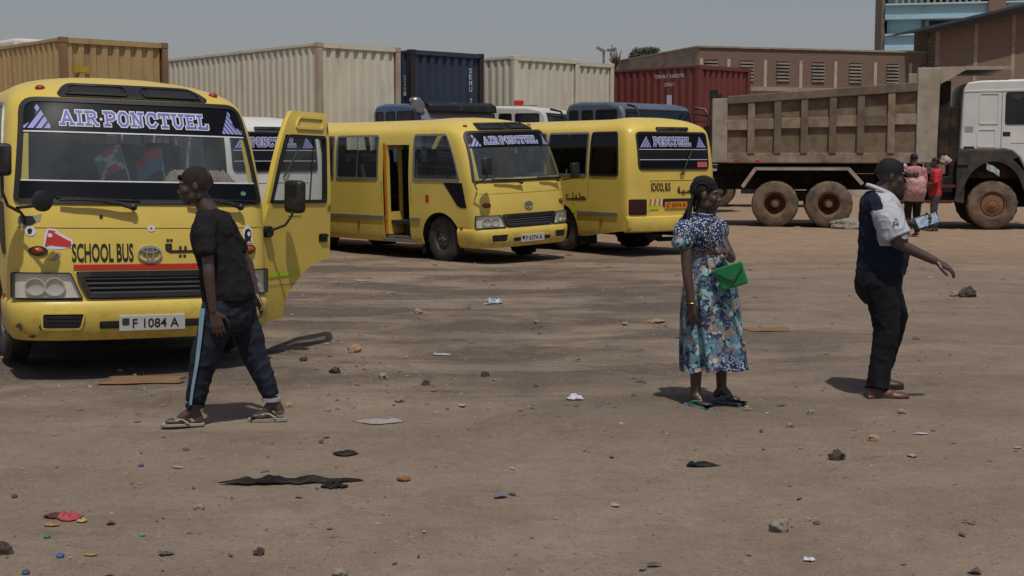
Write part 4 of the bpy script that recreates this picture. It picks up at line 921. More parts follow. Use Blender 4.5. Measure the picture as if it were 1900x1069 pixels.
BRK = brickmat('brick_wall', '735b4f', '635044', '7a6f63', 1.0, '6b6056'); BRK2 = brickmat('rough_brick_wall', '7d6052', '685044', '877a6c', 1.0, '7d7064')
CONC = mat('weathered_concrete', '978d7f', .95, 0, .15, 1.2, .2, '5f564b', .45, 1.6, bump=.5, bscale=20); PLAS = mat('plaster_white', 'a89f90', .95, 0, .12, 1.5, .2, '7b6d5c', .35)
p = pix(1297, 88, 6.2); WF = Vector((.955, .30, 0)).normalized()
root = empty('warehouse', (p.x, p.y, 0), (WF.x, WF.y)); tag(root, 'long flat brick warehouse with louvre vents behind the dump truck', 'building')      # local x along the front, y away
b = MB(); b.box(0, 15, 0, 9, 4.62, 6.2); b.build('upper_wall', BRK, root); b = MB(); b.box(0, 15, .02, 9, 0, 4.45); b.build('lower_wall', PLAS, root)
b = MB(); b.box(-.02, 15, -.12, 9, 4.45, 4.62); b.build('concrete_band', CONC, root); b = MB(); b.box(-.06, 15, -.06, 9, 6.2, 6.27); b.build('coping', CONC, root)
b = MB(); b.box(-.012, -.004, 0, 9, 4.62, 6.2); b.build('rendered_gable', CONC, root)
pil = [1.35, 3.05, 4.73, 6.4, 8.35, 10.1, 11.8]
for x in [-.2+.3]+pil: b = MB(); b.box(x-.07, x+.07, -.05, 0, 4.62, 5.75); b.build('pilaster', PLAS, root)
vs_ = [.55]+[(a+c)/2 for a, c in zip(pil[:-1], pil[1:])]+[2.2]
for x in vs_[:-1]:
    b = MB(); b.box(x-.30, x+.30, -.012, -.002, 4.85, 5.70); vb = b.build('vent', RUB, root)
    for k in range(6): b = MB(); b.box(x-.30, x+.30, -.055, -.014, 4.87+k*.142, 4.94+k*.142); b.build('vent_slat', CONC, vb)
# tall brick building on the right with a lean-to roof
YB = 59.3; p2 = pixd(1735, 95, YB); root = empty('brick_building', (p2.x, p2.y, 0), (WF.x, WF.y)); tag(root, 'taller rough brick building with dark sheet roof at the right edge', 'building')
zl, zr = pixd(1735, 52, YB).z, pixd(1900, 16, YB+1.2).z; BWD = 4.15
b = MB(); b.prism([(0, 0), (9, 0), (9, zl+(zr-zl)*9/BWD), (0, zl)], 0, 1.6); b.build('wall', BRK2, root)
for x in (.1, 2.05, 4.0, 6.2): b = MB(); b.prism([(x-.10, 0), (x+.10, 0), (x+.10, zl+(zr-zl)*(x+.10)/BWD-.05), (x-.10, zl+(zr-zl)*(x-.10)/BWD-.05)], -.03, 0); b.build('concrete_column', CONC, root)
sl_ = (zr-zl)/BWD
b = MB(); xs = [-1.3+i*.09 for i in range(110)]
b.grid([[(x, y, zl+.06+sl_*x+(.02 if i % 2 else 0)) for i, x in enumerate(xs)] for y in (-.7, 1.7)]); b.grid([[(x, y, zl+.03+sl_*x) for i, x in enumerate(xs)] for y in (-.7, 1.7)]); b.build('sheet_roof', mat('dark_sheet_metal', '161412', .8, 0, .3, 5), root)
b = MB(); b.prism([(-1.3, zl-1.3*sl_-.02), (0, zl-.16), (8.5, zl+8.5*sl_-.28), (8.5, zl+8.5*sl_+.06), (-1.3, zl-1.3*sl_+.06)], -.74, -.70); b.build('fascia', mat('dark_fascia', '0d0c0b', .9), root)
b = MB(); b.tube([(-.75, -.6, 0), (-.75, -.6, zl-.75*sl_)], .045, 6); b.build('roof_post', UND, root)
b = MB(); b.tube([(-.75, -.62, zl-1.72), (.2, -.62, zl-1.70)], .025, 5); b.build('crossbar', UND, root)
# pale blue office block beyond
p3 = pixd(1637, 97, 95); root = empty('office_block', (p3.x, p3.y, 0), (.97, -.22)); tag(root, 'pale blue multi-storey office block with open balconies beyond the brick walls', 'building')
PBL = mat('pale_blue_render', '9fc0cb', .85, 0, .08, .6, .3, '7f959b', .3); PBD = mat('shadowed_opening', '3c4044', .9, 0, .2, .5); WIN = mat('office_glass', '2b3238', .2, 0, .2, 1)
b = MB(); b.box(.5, 30, 1.6, 12, 0, 17.5); b.build('core_wall', PBL, root); b = MB(); b.box(-.1, .12, 0, 12, 0, 17.6); b.build('edge_fin', mat('brown_fin', '6d6156', .8), root)
fl = [pixd(1700, y, 95).z for y in (92, 62, 35, 5)]
for k, (z0, z1) in enumerate([(pixd(1690, 95, 95).z, pixd(1690, 64, 95).z), (pixd(1690, 37, 95).z, pixd(1690, 8, 95).z), (pixd(1690, -22, 95).z, pixd(1690, -55, 95).z)]):
    b = MB(); b.box(.12, 30, -.1, 1.5, z0+.28, z1-.12); bb = b.build('balcony_band', PBL, root); b = MB(); b.box(.12, 30, -.35, 1.5, z1-.12, z1); b.build('band_cap', mat('pale_cap', 'a3bcc4', .8), bb); b = MB(); b.box(.12, 30, -.25, 1.58, z0, z0+.28); b.build('band_soffit', PBL, bb)
    b = MB(); b.box(.3, 2.6, .6, 1.58, z1, z1+1.3); b.build('corner_pier', PBL, root)
    for q in range(8):
        x = 3.2+q*3.2; b = MB(); b.box(x, x+2.7, 1.52, 1.58, z1+.1, z1+1.2); w_ = b.build('window', WIN, root); b = MB(); b.box(x+1.3, x+1.4, 1.46, 1.52, z1+.1, z1+1.2); b.build('mullion', CONC, w_)
        b = MB(); b.box(x-.35, x-.12, .2, .5, z1, z1+1.25); b.build('column', CONC, root)
    if k == 1:
        for q in range(14): b = MB(); b.box(.8+q*.42, .95+q*.42, 0, .15, z1, z1+.7); b.build('baluster', CONC, root)
b = MB(); b.box(6.9, 8.0, -.5, -.36, 8, 17.4); b.build('brick_pier', BRK2, root)
# floodlight and lamp mast, tree tops behind the warehouse
p = pixd(1120, 110, 60); root = empty('floodlight_mast', (p.x, p.y, 0)); tag(root, 'floodlight mast with two lamp heads rising behind the cream containers', 'mast'); zt = pixd(1115, 92, 60).z
b = MB(); b.tube([(0, 0, 0), (0, 0, zt)], [.09, .05], 8); b.build('pole', ALU, root, True)
for x, a in ((-.14, .5), (.36, -.15)): b = MB(); b.box(-.20, .20, -.10, .10, -.05, .08, 0, Matrix.Translation((x, 0, zt+.0)) @ Matrix.Rotation(a, 4, 'Y')); b.build('lamp_head', ALU, root, bevel=.02)
b = MB(); b.tube([(-.1, 0, zt-.05), (.5, 0, zt-.05)], .03, 6); b.build('arm', ALU, root)
p = pixd(1135, 100, 61); b = MB(); b.tube([(0, 0, 0), (0, 0, pixd(1135, 84, 61).z)], .03, 6); o = b.build('antenna_pole', ALU); o.location = (p.x, p.y, 0); tag(o, 'thin antenna pole beside the floodlight mast', 'pole')
def tree(px, py, Y, rx, rz, label, n, leaf, colr, bare=False, name='tree'):
    c = pixd(px, py, Y); root = empty(name, (c.x, c.y, 0)); tag(root, label, 'tree'); rg = random.Random(px)
    b = MB(); b.tube([(0, 0, 0), (.15, 0, c.z*.5), (0, 0, c.z-rz*.3)], [.28, .2, .1], 8)
    for k in range(9 if not bare else 22):
        a = rg.random()*6.28; e = Vector((rx*.8*math.cos(a)*rg.uniform(.4, 1), rx*.6*math.sin(a), c.z+rz*rg.uniform(-.4, .9))); m_ = Vector((e.x*.4, e.y*.4, c.z-rz*.4)); b.tube([(0, 0, c.z-rz*1.2), m_, e], [.07, .045, .012], 5)
    b.build('trunk', mat('bark', '4a3d30', .95), root, True)
    if bare: return
    b = MB()
    for k in range(n):
        u = Vector((rg.gauss(0, 1), rg.gauss(0, 1), rg.gauss(0, 1))).normalized()*rg.random()**.4; q = Vector((u.x*rx, u.y*rx, c.z+u.z*rz*(.7+.5*noise.noise(u*2.3+Vector((px, 0, 0)))))); q += Vector((rg.uniform(-.2, .2),)*3)
        d = Vector((rg.uniform(-1, 1), rg.uniform(-1, 1), rg.uniform(-.6, .8))).normalized()*leaf; s_ = d.orthogonal().normalized()*leaf*.28; b.add([q, q+d*.5+s_, q+d, q+d*.5-s_], [(0, 1, 2, 3)])
    o = b.build('crown', colr, root); o['kind'] = 'stuff'
LEAF = mat('leaf_green', (.035, .048, .026), .8, 0, .4, 1.5); 
tree(1195, 101, 72, .72, .30, 'dark leafy tree crown peeping over the warehouse roof', 2200, .17, LEAF)
tree(1140, 108, 64, .55, .55, 'bare twigs rising beside the floodlight mast', 0, 0, LEAF, True, 'bare_shrub')
# ---------------------------------------------------------------- dump truck
DF = Vector((.981, -.194, 0)); DL = Vector((.194, .981, 0)); p = pix(1437, 421); rp = p+DL*1.1
dt = empty('dump_truck', (rp.x, rp.y, 0), (DF.x, DF.y)); tag(dt, 'dusty dump truck with white cab and ribbed beige tipper bed', 'truck')
BED = mat('beige_bed_paint', '938571', .85, 0, .18, 1.2, .3, '5a4634', .75, 2.6, bump=.3, bscale=30); BEDP = mat('pale_bed_paint', '9c9384', .8, 0, .12, 1.5, .3, '7a644b', .5, 2.2); BEDD = mat('worn_bed_rail', '6f6354', .85, 0, .25, 2, .3, '4c4036', .6, 2.5); BEDW = mat('scuffed_bed_panel', '7d6e5a', .9, 0, .2, 1.5, .3, '564536', .75, 3.2, bump=.4, bscale=24)
CABW = bus_paint('truck_white_paint', (.60, .60, .575), lin('8d8678'), .2); DRK = mat('truck_dark_plastic', '2e2b28', .7, 0, .25, 4, .4, '5d5144', .6); FRM = mat('truck_frame', '241f1b', .9, 0, .3, 3, .3, '5a4936', .45); REDF = mat('red_oxide_frame', '5c2b20', .85, 0, .2, 4, .3, '4a3a2c', .4)
for ax in (0, 1.28):
    for sg in (-1, 1):
        wheel(dt, ax, sg*1.06, .56, .56, .30, .285, DTYRE, RUSTRIM, sg, dish=.16, nuts=0)
        wheel(dt, ax, sg*.72, .56, .56, .30, .285, DTYRE, RUSTRIM, sg, dish=.02, nuts=0)
        b = MB(); b.lathe([(.15, -.16), (.15, .02), (.12, .06), (.001, .07)], 16, 0, Matrix.Translation((ax, sg*1.08, .56)) @ Matrix.Scale(sg, 4, (0, 1, 0))); b.build('hub', FRM, dt, True)
    b = MB(); b.tube([(ax, -1, .56), (ax, 1, .56)], .11, 10); b.ell((ax, 0, .56), (.28, .25, .26)); b.build('axle', FRM, dt, True)
for sg in (-1, 1): wheel(dt, 5.05, sg*1.05, .57, .57, .32, .30, DTYRE, RUSTRIM, sg, dish=.02, nuts=10)
b = MB(); b.tube([(5.05, -1, .57), (5.05, 1, .57)], .09, 8); b.build('axle', FRM, dt)
b = MB()
for sg in (-1, 1): b.box(-1.5, 6.2, sg*.43-.05, sg*.43+.05, .90, 1.28)
for x in (-1.4, .6, 2.0, 3.2, 4.4): b.box(x-.06, x+.06, -.40, .40, .95, 1.2)
b.box(-.3, 1.6, -.7, .7, .62, .85); b.build('chassis', FRM, dt)
b = MB(); b.box(-1.42, 3.5, -.62, -.5, 1.30, 1.54); b.box(-1.42, 3.5, .5, .62, 1.30, 1.54); b.build('tipper_subframe', FRM, dt)
# body of the tipper
zt = lambda x: 3.12+(x+1.16)*.066
b = MB(); b.box(-1.54, 3.70, -1.20, 1.20, 1.55, 1.68); bd = b.build('bed_floor', BED, dt)
for sg in (-1, 1):
    b = MB(); b.prism([(-1.17, 1.66), (3.26, 1.66), (3.26, zt(3.26)-.12), (-1.17, zt(-1.17)-.12)], sg*1.13, sg*1.19); b.build('side_panel', BEDW, dt)
    b = MB(); b.prism([(-1.17, 1.56), (3.26, 1.56), (3.26, 1.80), (-1.17, 1.80)], sg*1.19, sg*1.27); b.build('lower_rail', BED, dt, bevel=.01)
    b = MB(); b.prism([(-1.17, zt(-1.17)-.15), (3.26, zt(3.26)-.17), (3.26, zt(3.26)+.05), (-1.17, zt(-1.17)+.05)], sg*1.10, sg*1.31); b.build('top_rail', BEDD, dt, bevel=.02)
    px_ = [-.60, .03, .66, 1.325, 1.977, 2.68]
    for k, x in enumerate(px_): b = MB(); b.prism([(x-.085, 1.78), (x+.085, 1.78), (x+.085, zt(x)-.12), (x-.085, zt(x)-.12)], sg*1.19, sg*1.295); b.build('rib_post', BEDD if k not in (0, 5) else BED, dt, bevel=.015)
    ed = [-1.17]+px_+[3.26]
    for k in range(7):
        a, c = ed[k]+(.085 if k else 0), ed[k+1]-(.085 if k < 6 else 0); zm = 2.50+k*.02
        b = MB(); b.prism([(a, zm-.14), (c, zm-.14), (c, zm+.10), (a, zm+.10)], sg*1.19, sg*1.255); b.build('rib_bar', BED if k != 5 else BEDD, dt, bevel=.012)
        b = MB(); b.prism([(a, zm-.145), (c, zm-.145), (c, zm-.13), (a, zm-.13)], sg*1.255, sg*1.262); b.build('bar_lip', BED, dt)
    b = MB(); b.prism([(-1.54, 1.56), (-1.17, 1.56), (-1.17, zt(-1.17)+.0), (-1.54, zt(-1.54)+.02)], sg*1.10, sg*1.285); b.build('rear_post', BEDP, dt, bevel=.02)
    b = MB(); b.box(-1.62, -1.42, sg*1.0, sg*1.2, zt(-1.4), zt(-1.4)+.22); b.tube([(-1.56, sg*1.2, zt(-1.4)+.2), (-1.60, sg*1.22, zt(-1.4)-.4)], .02, 5); b.build('tailgate_hinge', FRM, dt)
    b = MB(); b.prism([(3.26, 1.56), (3.74, 1.56), (3.78, 3.80), (3.26, 3.80)], sg*1.09, sg*1.28); b.build('front_post', BEDP, dt, bevel=.02)
    for z in (2.05, 2.55, 3.05): b = MB(); b.box(3.76, 4.02, sg*.7-.06, sg*.7+.06, z, z+.14); b.build('headboard_bracket', BEDP, dt)
    # canopy over the cab
    b = MB(); b.prism([(3.76, 3.40), (3.78, 3.82), (5.35, 3.82), (5.35, 3.74), (4.35, 3.74)], sg*1.20, sg*1.24); b.build('canopy_cheek', BEDP, dt)
b = MB(); b.box(-1.56, -1.50, -1.2, 1.2, 1.60, 3.08); b.build('tailgate', BED, dt); b = MB(); b.box(3.68, 3.76, -1.2, 1.2, 1.60, 3.78); b.build('headboard', BEDD, dt)
b = MB(); b.box(3.72, 5.35, -1.2, 1.2, 3.75, 3.82); b.build('canopy', BEDP, dt); b = MB(); b.box(3.8, 4.05, -1.0, 1.0, 1.6, 3.5); b.build('hydraulic_shroud', FRM, dt)
# mudguard frame over the tandem
for sg in (-1, 1):
    b = MB()
    for a, c in (((-.78, .98), (-.48, 1.42)), ((-.48, 1.42), (1.72, 1.42)), ((1.72, 1.42), (2.05, 1.06))):
        d = Vector((c[0]-a[0], 0, c[1]-a[1])); l_ = d.length; T = Matrix.Translation((a[0], 0, a[1])) @ Matrix.Rotation(-math.atan2(d.z, d.x), 4, 'Y'); b.box(-.02, l_+.02, sg*1.19-.03, sg*1.19+.03, -.045, .045, 0, T)
    b.build('mudguard_bar', BEDP, dt, bevel=.01)
    b = MB(); b.grid([[(x, y, z-.05) for y in (sg*.55, sg*1.17)] for x, z in ((-.78, .98), (-.48, 1.42), (1.72, 1.42), (2.05, 1.06))]); b.build('mudguard', FRM, dt)
for x in (-1.3, -1.0, -.5): b = MB(); b.box(x, x+.14, -1.275, -1.27, 1.59, 1.63); b.build('reflector', REDP, dt)
# between the axles
b = MB(); b.tube([(2.4, -.95, .85), (3.5, -.95, .85)], .27, 16); b.build('fuel_tank', FRM, dt, True); b = MB(); b.box(2.35, 4.2, -1.18, -1.12, .98, 1.05); b.box(2.35, 4.2, -1.18, -1.12, .62, .68); b.box(2.35, 2.42, -1.18, -1.12, .62, 1.05); b.box(3.3, 3.36, -1.18, -1.12, .62, 1.05); b.build('side_guard', REDF, dt)
b = MB(); b.box(3.55, 4.15, -1.05, -.55, .60, 1.25); b.build('battery_box', FRM, dt, bevel=.02); b = MB(); b.tube([(3.6, .9, .85), (4.2, .9, .85)], .25, 14); b.build('air_tank', FRM, dt, True)
# cab
cr = [(4.27, 1.86), (4.33, 3.30), (4.42, 3.46), (4.7, 3.50), (5.9, 3.52), (6.28, 3.36), (6.44, 2.45), (6.50, 1.75), (6.50, 1.10), (5.78, 1.10), (5.74, 1.45), (5.62, 1.68), (5.45, 1.82), (5.3, 1.86)]
b = MB(); b.prism(cr, -1.16, 1.16); cb = b.build('cab_body', CABW, dt, True, 30, bevel=.05, seg=3)
b = MB(); b.prism([(4.345, 3.22), (6.33, 3.24), (6.28, 3.30), (4.35, 3.27)], -1.172, 1.172); b.build('roof_seam', CABW, cb, bevel=.008)
for sg in (-1, 1):
    cs = lambda u, v, o=0, sg=sg: Vector((u, sg*(1.16+o), v)) if sg < 0 else Vector((u, sg*(1.16+o), v))
    for u0, u1, v0, v1, n_ in ((4.68, 5.13, 2.47, 3.20, 'upper_pressing'), (4.66, 5.08, 1.93, 2.36, 'lower_pressing')): ring(cs, outline(v0, v1, K(u0), K(u1), .06), .025, 0, .014).build(n_, CABW, cb, True, 60)
    w_ = ring(cs, outline(2.46, 3.22, K(5.27), lerpv(2.46, 6.34, 3.22, 6.22), .07), .035, -.01, .012).build('side_window', RUB, cb, True); fill(cs, 2.48, 3.20, K(5.29), lerpv(2.46, 6.32, 3.22, 6.20), .06, .004).build('pane', CGL, w_)
    b = MB()
    P = [cs(5.40+.16*i, 3.17-.16*(.5+.5*math.sin(i*2.1)), .010+.012*math.sin(i*1.7)) for i in range(6)]; b.grid([[cs(5.36+.16*i, 3.19, .008) for i in range(6)], P]); b.build('torn_curtain', INT, w_, True)
    b = MB(); b.grid([[cs(u, v, .003) for u in (5.19, 5.20)] for v in (1.92, 2.4, 3.22)]); b.grid([[cs(5.19, 1.915, .003), cs(5.5, 1.78, .003)], [cs(5.19, 1.925, .003), cs(5.5, 1.79, .003)]]); b.build('door_seam', LETK, cb)
    fill(cs, 2.19, 2.29, K(5.23), K(5.40), .02, .006, thick=.004).build('door_handle', RUB, cb); fill(cs, 1.895, 1.95, K(4.36), K(4.60), .01, .006, thick=.004).build('vent_slot', RUB, cb)
    fill(cs, 2.28, 2.42, K(4.37), K(4.56), .0, .003).build('faded_sticker', mat('grey_sticker', '8b8a84', .7), cb)
    b = MB(); b.grid([[cs(u, v, .004) for u in (5.42, 5.7, 6.0, 6.45)] for v in (2.02, 2.03)]); b.build('red_pinstripe', REDP, cb)
    # wheel arch and sill
    arc = [(5.05+.72*math.cos(math.pi*k/20), .62+.98*math.sin(math.pi*k/20)) for k in range(2, 21)]; arc2 = [(5.05+.86*math.cos(math.pi*k/20), .66+1.12*math.sin(math.pi*k/20)) for k in range(2, 21)]
    b = MB(); Pq = []
    for o in (1.10, 1.24): Pq.append([(q[0], sg*o, q[1]) for q in arc])
    Pq.append([(q[0], sg*1.24, q[1]) for q in arc2]); Pq.append([(q[0], sg*1.12, q[1]) for q in arc2]); b.grid(Pq); b.build('wheel_arch', DRK, dt, True)
    b = MB(); b.prism([(4.22, 1.50), (4.22, 1.86), (5.45, 1.86), (5.62, 1.70), (5.4, 1.60), (4.9, 1.66), (4.5, 1.50)], sg*1.10, sg*1.205); b.build('cab_sill', DRK, dt, bevel=.02)
    b = MB(); b.prism([(4.22, .62), (4.40, .62), (4.44, 1.5), (4.22, 1.5)], sg*.75, sg*1.17); b.build('rear_mudflap', DRK, dt)
    b = MB(); b.box(5.80, 6.50, sg*1.05, sg*1.20, .45, 1.08); b.build('step_panel', DRK, dt, bevel=.03)
    for z in (.62, .95): b = MB(); b.box(5.85, 6.3, sg*1.18, sg*1.24, z, z+.05); b.build('step', ALU, dt)
    b = MB(); b.box(5.78, 5.90, sg*1.24, sg*1.255, 1.22, 1.28); b.build('side_lamp', ORG, dt)
    b = MB(); b.tube([(6.2, sg*1.16, 3.2), (6.55, sg*1.40, 3.15), (6.58, sg*1.42, 2.3), (6.4, sg*1.2, 2.2)], .02, 6); ar = b.build('mirror_arm', BLK, dt, True); b = MB(); b.box(6.53, 6.62, sg*1.40-.11, sg*1.40+.11, 2.35, 3.0); b.build('mirror', BLK, ar, bevel=.03)
b = MB(); b.box(4.35, 6.45, -1.05, 1.05, 1.2, 1.84); b.build('engine_bay', FRM, dt); b = MB(); b.box(6.3, 6.62, -1.2, 1.2, .45, 1.08); b.build('bumper', DRK, dt, bevel=.04)
b = MB(); b.add([(6.47, y, z) if z < 3 else (6.31, y, z) for y in (-1.0, 1.0) for z in (2.42, 3.25)], [(0, 1, 3, 2)]); b.build('windscreen', CGL, cb)
b = MB(); b.box(4.05, 4.25, -1.0, -.75, 1.0, 2.9); b.build('air_intake', FRM, dt, bevel=.03)
b = MB(); P = []
for i in range(9):
    P.append([(4.88+.035*i+.012*math.sin(i), -1.252+.014*math.sin(i*1.3+j), 1.42-.02*i+.05*j-.02*math.sin(i)) for j in range(4)])
b.grid(P); o = b.build('cloth_rag', mat('pale_rag', '9fb0ac', .9, 0, .2, 20), None, True); o.matrix_world = dt.matrix_world.copy(); tag(o, 'pale rag stuffed over the front wheel of the dump truck', 'rag')
# sack lying by the tandem wheel
def lump(name, c, r, m, seed, label, cat, n=18, rough=.25, flat=.5, group=None):
    b = MB(); P = []
    for i in range(n+1):
        th = math.pi*i/n; row = []
        for k in range(2*n+1):
            ph = math.pi*k/n; d = Vector((math.sin(th)*math.cos(ph), math.sin(th)*math.sin(ph), math.cos(th))); q = 1+rough*noise.noise(d*1.6+Vector((seed, 0, 0)))+rough*.5*noise.noise(d*4+Vector((0, seed, 0))); row.append((d.x*r[0]*q, d.y*r[1]*q, max(-flat*r[2], d.z*r[2]*q)))
        P.append(row)
    b.grid(P); o = b.build(name, m, None, True, 50, .0005); o.location = (c[0], c[1], c[2]+flat*r[2]*.8); return tag(o, label, cat, group)
p = pix(1572, 424); lump('sack', (p.x+.1, p.y+.2, 0), (.50, .28, .17), mat('dirty_sack', '8b8378', .95, 0, .35, 5, .2, '5b5148', .4, 6), 3, 'dirty crumpled sack lying beside the dump truck rear wheels', 'sack')
# ---------------------------------------------------------------- people
SKIN = mat('dark_skin', (.066, .039, .028), .42, 0, .2, 18, .55, bump=.15, bscale=140); SOLE = mat('pale_sole_skin', (.24, .13, .09), .6, 0, .15, 18)
def remesh(b, voxel, it=4, fac=.5, disp=None):
    """weld overlapping closed shapes into one continuous skin"""
    me = bpy.data.meshes.new('t'); me.from_pydata(b.v, [], b.f); ob = bpy.data.objects.new('t', me); col.objects.link(ob)
    r = ob.modifiers.new('r', 'REMESH'); r.mode = 'VOXEL'; r.voxel_size = voxel; r.adaptivity = 0
    s = ob.modifiers.new('s', 'SMOOTH'); s.factor = fac; s.iterations = it
    dg = bpy.context.evaluated_depsgraph_get(); dg.update(); out = bpy.data.meshes.new_from_object(ob.evaluated_get(dg)); bpy.data.objects.remove(ob); bpy.data.meshes.remove(me)
    if disp:
        no = [v.normal.copy() for v in out.vertices]
        for v, n in zip(out.vertices, no): v.co += n*disp(v.co)
    out.polygons.foreach_set('use_smooth', [True]*len(out.polygons)); out.update(); return out
def folds(a, f, st=(1, 1, 1), seed=0):
    o = Vector((seed, seed*2, 0))
    def d(p):
        q = Vector((p.x*st[0], p.y*st[1], p.z*st[2]))
        cr = (1-min(1, abs(noise.noise(q*f*1.25+o))*2.2))**2; cr2 = (1-min(1, abs(noise.noise(q*f*2.3-o))*2.4))**2
        return a*(noise.noise(q*f*.6+o)*.7+.75*cr+.35*cr2-.45)
    return d
def pobj(name, me, mats, parent, rule=None):
    me.materials.clear()
    for m in (mats if isinstance(mats, list) else [mats]): me.materials.append(m)
    if rule: me.polygons.foreach_set('material_index', [rule(p.center, p.normal) for p in me.polygons])
    me.name = name; return link(name, me, parent)
def limb(b, pts, rs, fl=None, n=14, cut=False):
    """tapered chain; rs are radii or (rx, ry) across; smooth between joints"""
    P = [Vector(p) for p in pts]; Q = []; Rr_ = []
    for i in range(len(P)-1):
        for k in range(6):
            t = k/6; Q.append(P[i].lerp(P[i+1], t)); Rr_.append(rs[i]+(rs[i+1]-rs[i])*t)
    Q.append(P[-1]); Rr_.append(rs[-1])
    d0 = (Q[0]-Q[1]).normalized(); d1 = (Q[-1]-Q[-2]).normalized(); e0, e1 = Q[0], Q[-1]
    Q = [e0+d0*Rr_[0]*.75, e0+d0*Rr_[0]*.5]+Q+[e1+d1*Rr_[-1]*.5, e1+d1*Rr_[-1]*.75]; Rr_ = [Rr_[0]*.5, Rr_[0]*.85]+Rr_+[Rr_[-1]*.85, Rr_[-1]*.5]
    if cut: Q = Q[:-2]; Rr_ = Rr_[:-2]
    b.tube(Q, Rr_, n)
    for p, r in list(zip(P, rs))[1:-1]: b.ell(p, (r, r, r), 0, None, 12, 8)
def loft(b, secs, n=28, fold=None):
    """stack of horizontal ellipses (cx, cy, z, rx, ry, rot)"""
    rows = []
    for c in secs:
        cx, cy, z, rx, ry = c[:5]; rot = c[5] if len(c) > 5 else 0; row = []
        for k in range(n):
            a = 2*math.pi*k/n; f = fold(a, z) if fold else 0; x, y = (rx+f)*math.cos(a), (ry+f)*math.sin(a); row.append((cx+x*math.cos(rot)-y*math.sin(rot), cy+x*math.sin(rot)+y*math.cos(rot), z))
        rows.append(row)
    o = len(b.v); vs = [p for r_ in rows for p in r_]; fs_ = [(i*n+k, i*n+(k+1) % n, (i+1)*n+(k+1) % n, (i+1)*n+k) for i in range(len(rows)-1) for k in range(n)]
    fs_ += [tuple(range(n-1, -1, -1)), tuple(range((len(rows)-1)*n, len(rows)*n))]; b.add(vs, fs_)
def smooth_secs(secs, n=5):
    ks = list(range(len(secs))); fs_ = [pchip([(k, s[j]) for k, s in zip(ks, secs)]) for j in range(len(secs[0]))]
    return [tuple(f(i/n) for f in fs_) for i in range((len(secs)-1)*n+1)]
def basis(f, u=(0, 0, 1)):
    f = Vector(f).normalized(); s = Vector(u).cross(f).normalized(); u = f.cross(s); return Matrix((f, s, u)).transposed()
def head(b, c, f, up=(0, 0, 1), k=1.0, fem=False):
    """skull, face, jaw, nose, lips, brow, ears; c = ear level, f = gaze"""
    B = basis(f, up); c = Vector(c)
    E = lambda p, r: b.ell(c+B @ (Vector(p)*k), [q*k for q in r], 0, B, 14, 10)
    E((-.014, 0, .036), (.098, .074, .088)); E((.030, 0, .0), (.064, .063, .086)); E((.040, 0, -.050), (.050, .050, .056)); E((.062, 0, -.092), (.028, .030, .024)); E((.006, 0, -.055), (.058, .054, .050))
    for s in (-1, 1):
        E((.006, s*.042, -.062), (.046, .018, .034)); E((.082, s*.030, .028), (.016, .030, .012)); E((.062, s*.040, -.022), (.030, .024, .026)); E((-.006, s*.076, -.004), (.020, .010, .032)); E((.096, s*.014, -.036), (.014, .012, .010))
    b.tube([c+B @ (Vector(p)*k) for p in ((.084, 0, .020), (.096, 0, -.008), (.108, 0, -.030), (.098, 0, -.040))], [.010*k, .012*k, .017*k, .010*k], 10)
    E((.092, 0, -.060), (.018, .026, .010)); E((.089, 0, -.075), (.016, .022, .011)); E((.074, 0, -.080), (.02, .028, .02)); return B, c
def hand(b, w, d, n, side, k=1.0, curl=.25, spread=.10, tin=.5):
    """palm and five fingers: w wrist, d along the hand, n out of the back of the hand, side = +1/-1 thumb side"""
    d = Vector(d).normalized(); n = (Vector(n)-d*Vector(n).dot(d)).normalized(); s = d.cross(n).normalized()*side; w = Vector(w)
    kn = [w+d*.092*k+s*.031*k, w+d*.097*k+s*.010*k, w+d*.094*k-s*.011*k, w+d*.084*k-s*.030*k]
    for q in kn: limb(b, [w+d*.012*k+(q-w).dot(s)*s*.45, q], [.017*k, .0125*k], n=10)
    b.ell(w+d*.055*k, (.048*k, .036*k, .015*k), 0, Matrix((d, s, n)).transposed())
    for i, (q, L_) in enumerate(zip(kn, (.070, .080, .074, .058))):
        a = spread*(1.2-i)*.8; dd = (d+s*a).normalized(); P = [q]; c = curl*.6
        for j in range(3):
            v = dd*math.cos(c)-n*math.sin(c); P.append(P[-1]+v*L_*k*(.45, .31, .24)[j]); c += curl*(1.1, .8, .6)[j]
        limb(b, P, [.0100*k, .0092*k, .0086*k, .0074*k], n=8)
    t0 = w+d*.022*k+s*.022*k; t1 = t0+(d*.55+s*.75-n*tin*.5).normalized()*.042*k; t2 = t1+(d*.85+s*.35-n*tin*.6).normalized()*.034*k; t3 = t2+(d*.95+s*.1-n*tin*.5).normalized()*.026*k
    limb(b, [t0, t1, t2, t3], [.016*k, .0125*k, .0108*k, .0085*k], n=8)
def foot(b, an, heel, toe, k=1.0):
    an, heel, toe = Vector(an), Vector(heel), Vector(toe); d = (toe-heel).normalized(); s = Vector((-d.y, d.x, 0)).normalized()
    limb(b, [an, heel+Vector((0, 0, .012))], [.038*k, .030*k]); limb(b, [an+d*.01, heel.lerp(toe, .55)+Vector((0, 0, .018))], [.036*k, .030*k]); b.ell(heel.lerp(toe, .70)+Vector((0, 0, .0)), (.07*k, .042*k, .020*k), 0, Matrix((d, s, Vector((0, 0, 1)))).transposed())
    for i in range(5): q = toe+s*(.030-.015*i)*k-d*(.004*(i*i*.35)+.012)*k; b.ell(q, (.022*k, .0105*k-.0008*i, .012*k), 0, Matrix((d, s, Vector((0, 0, 1)))).transposed(), 8, 6)
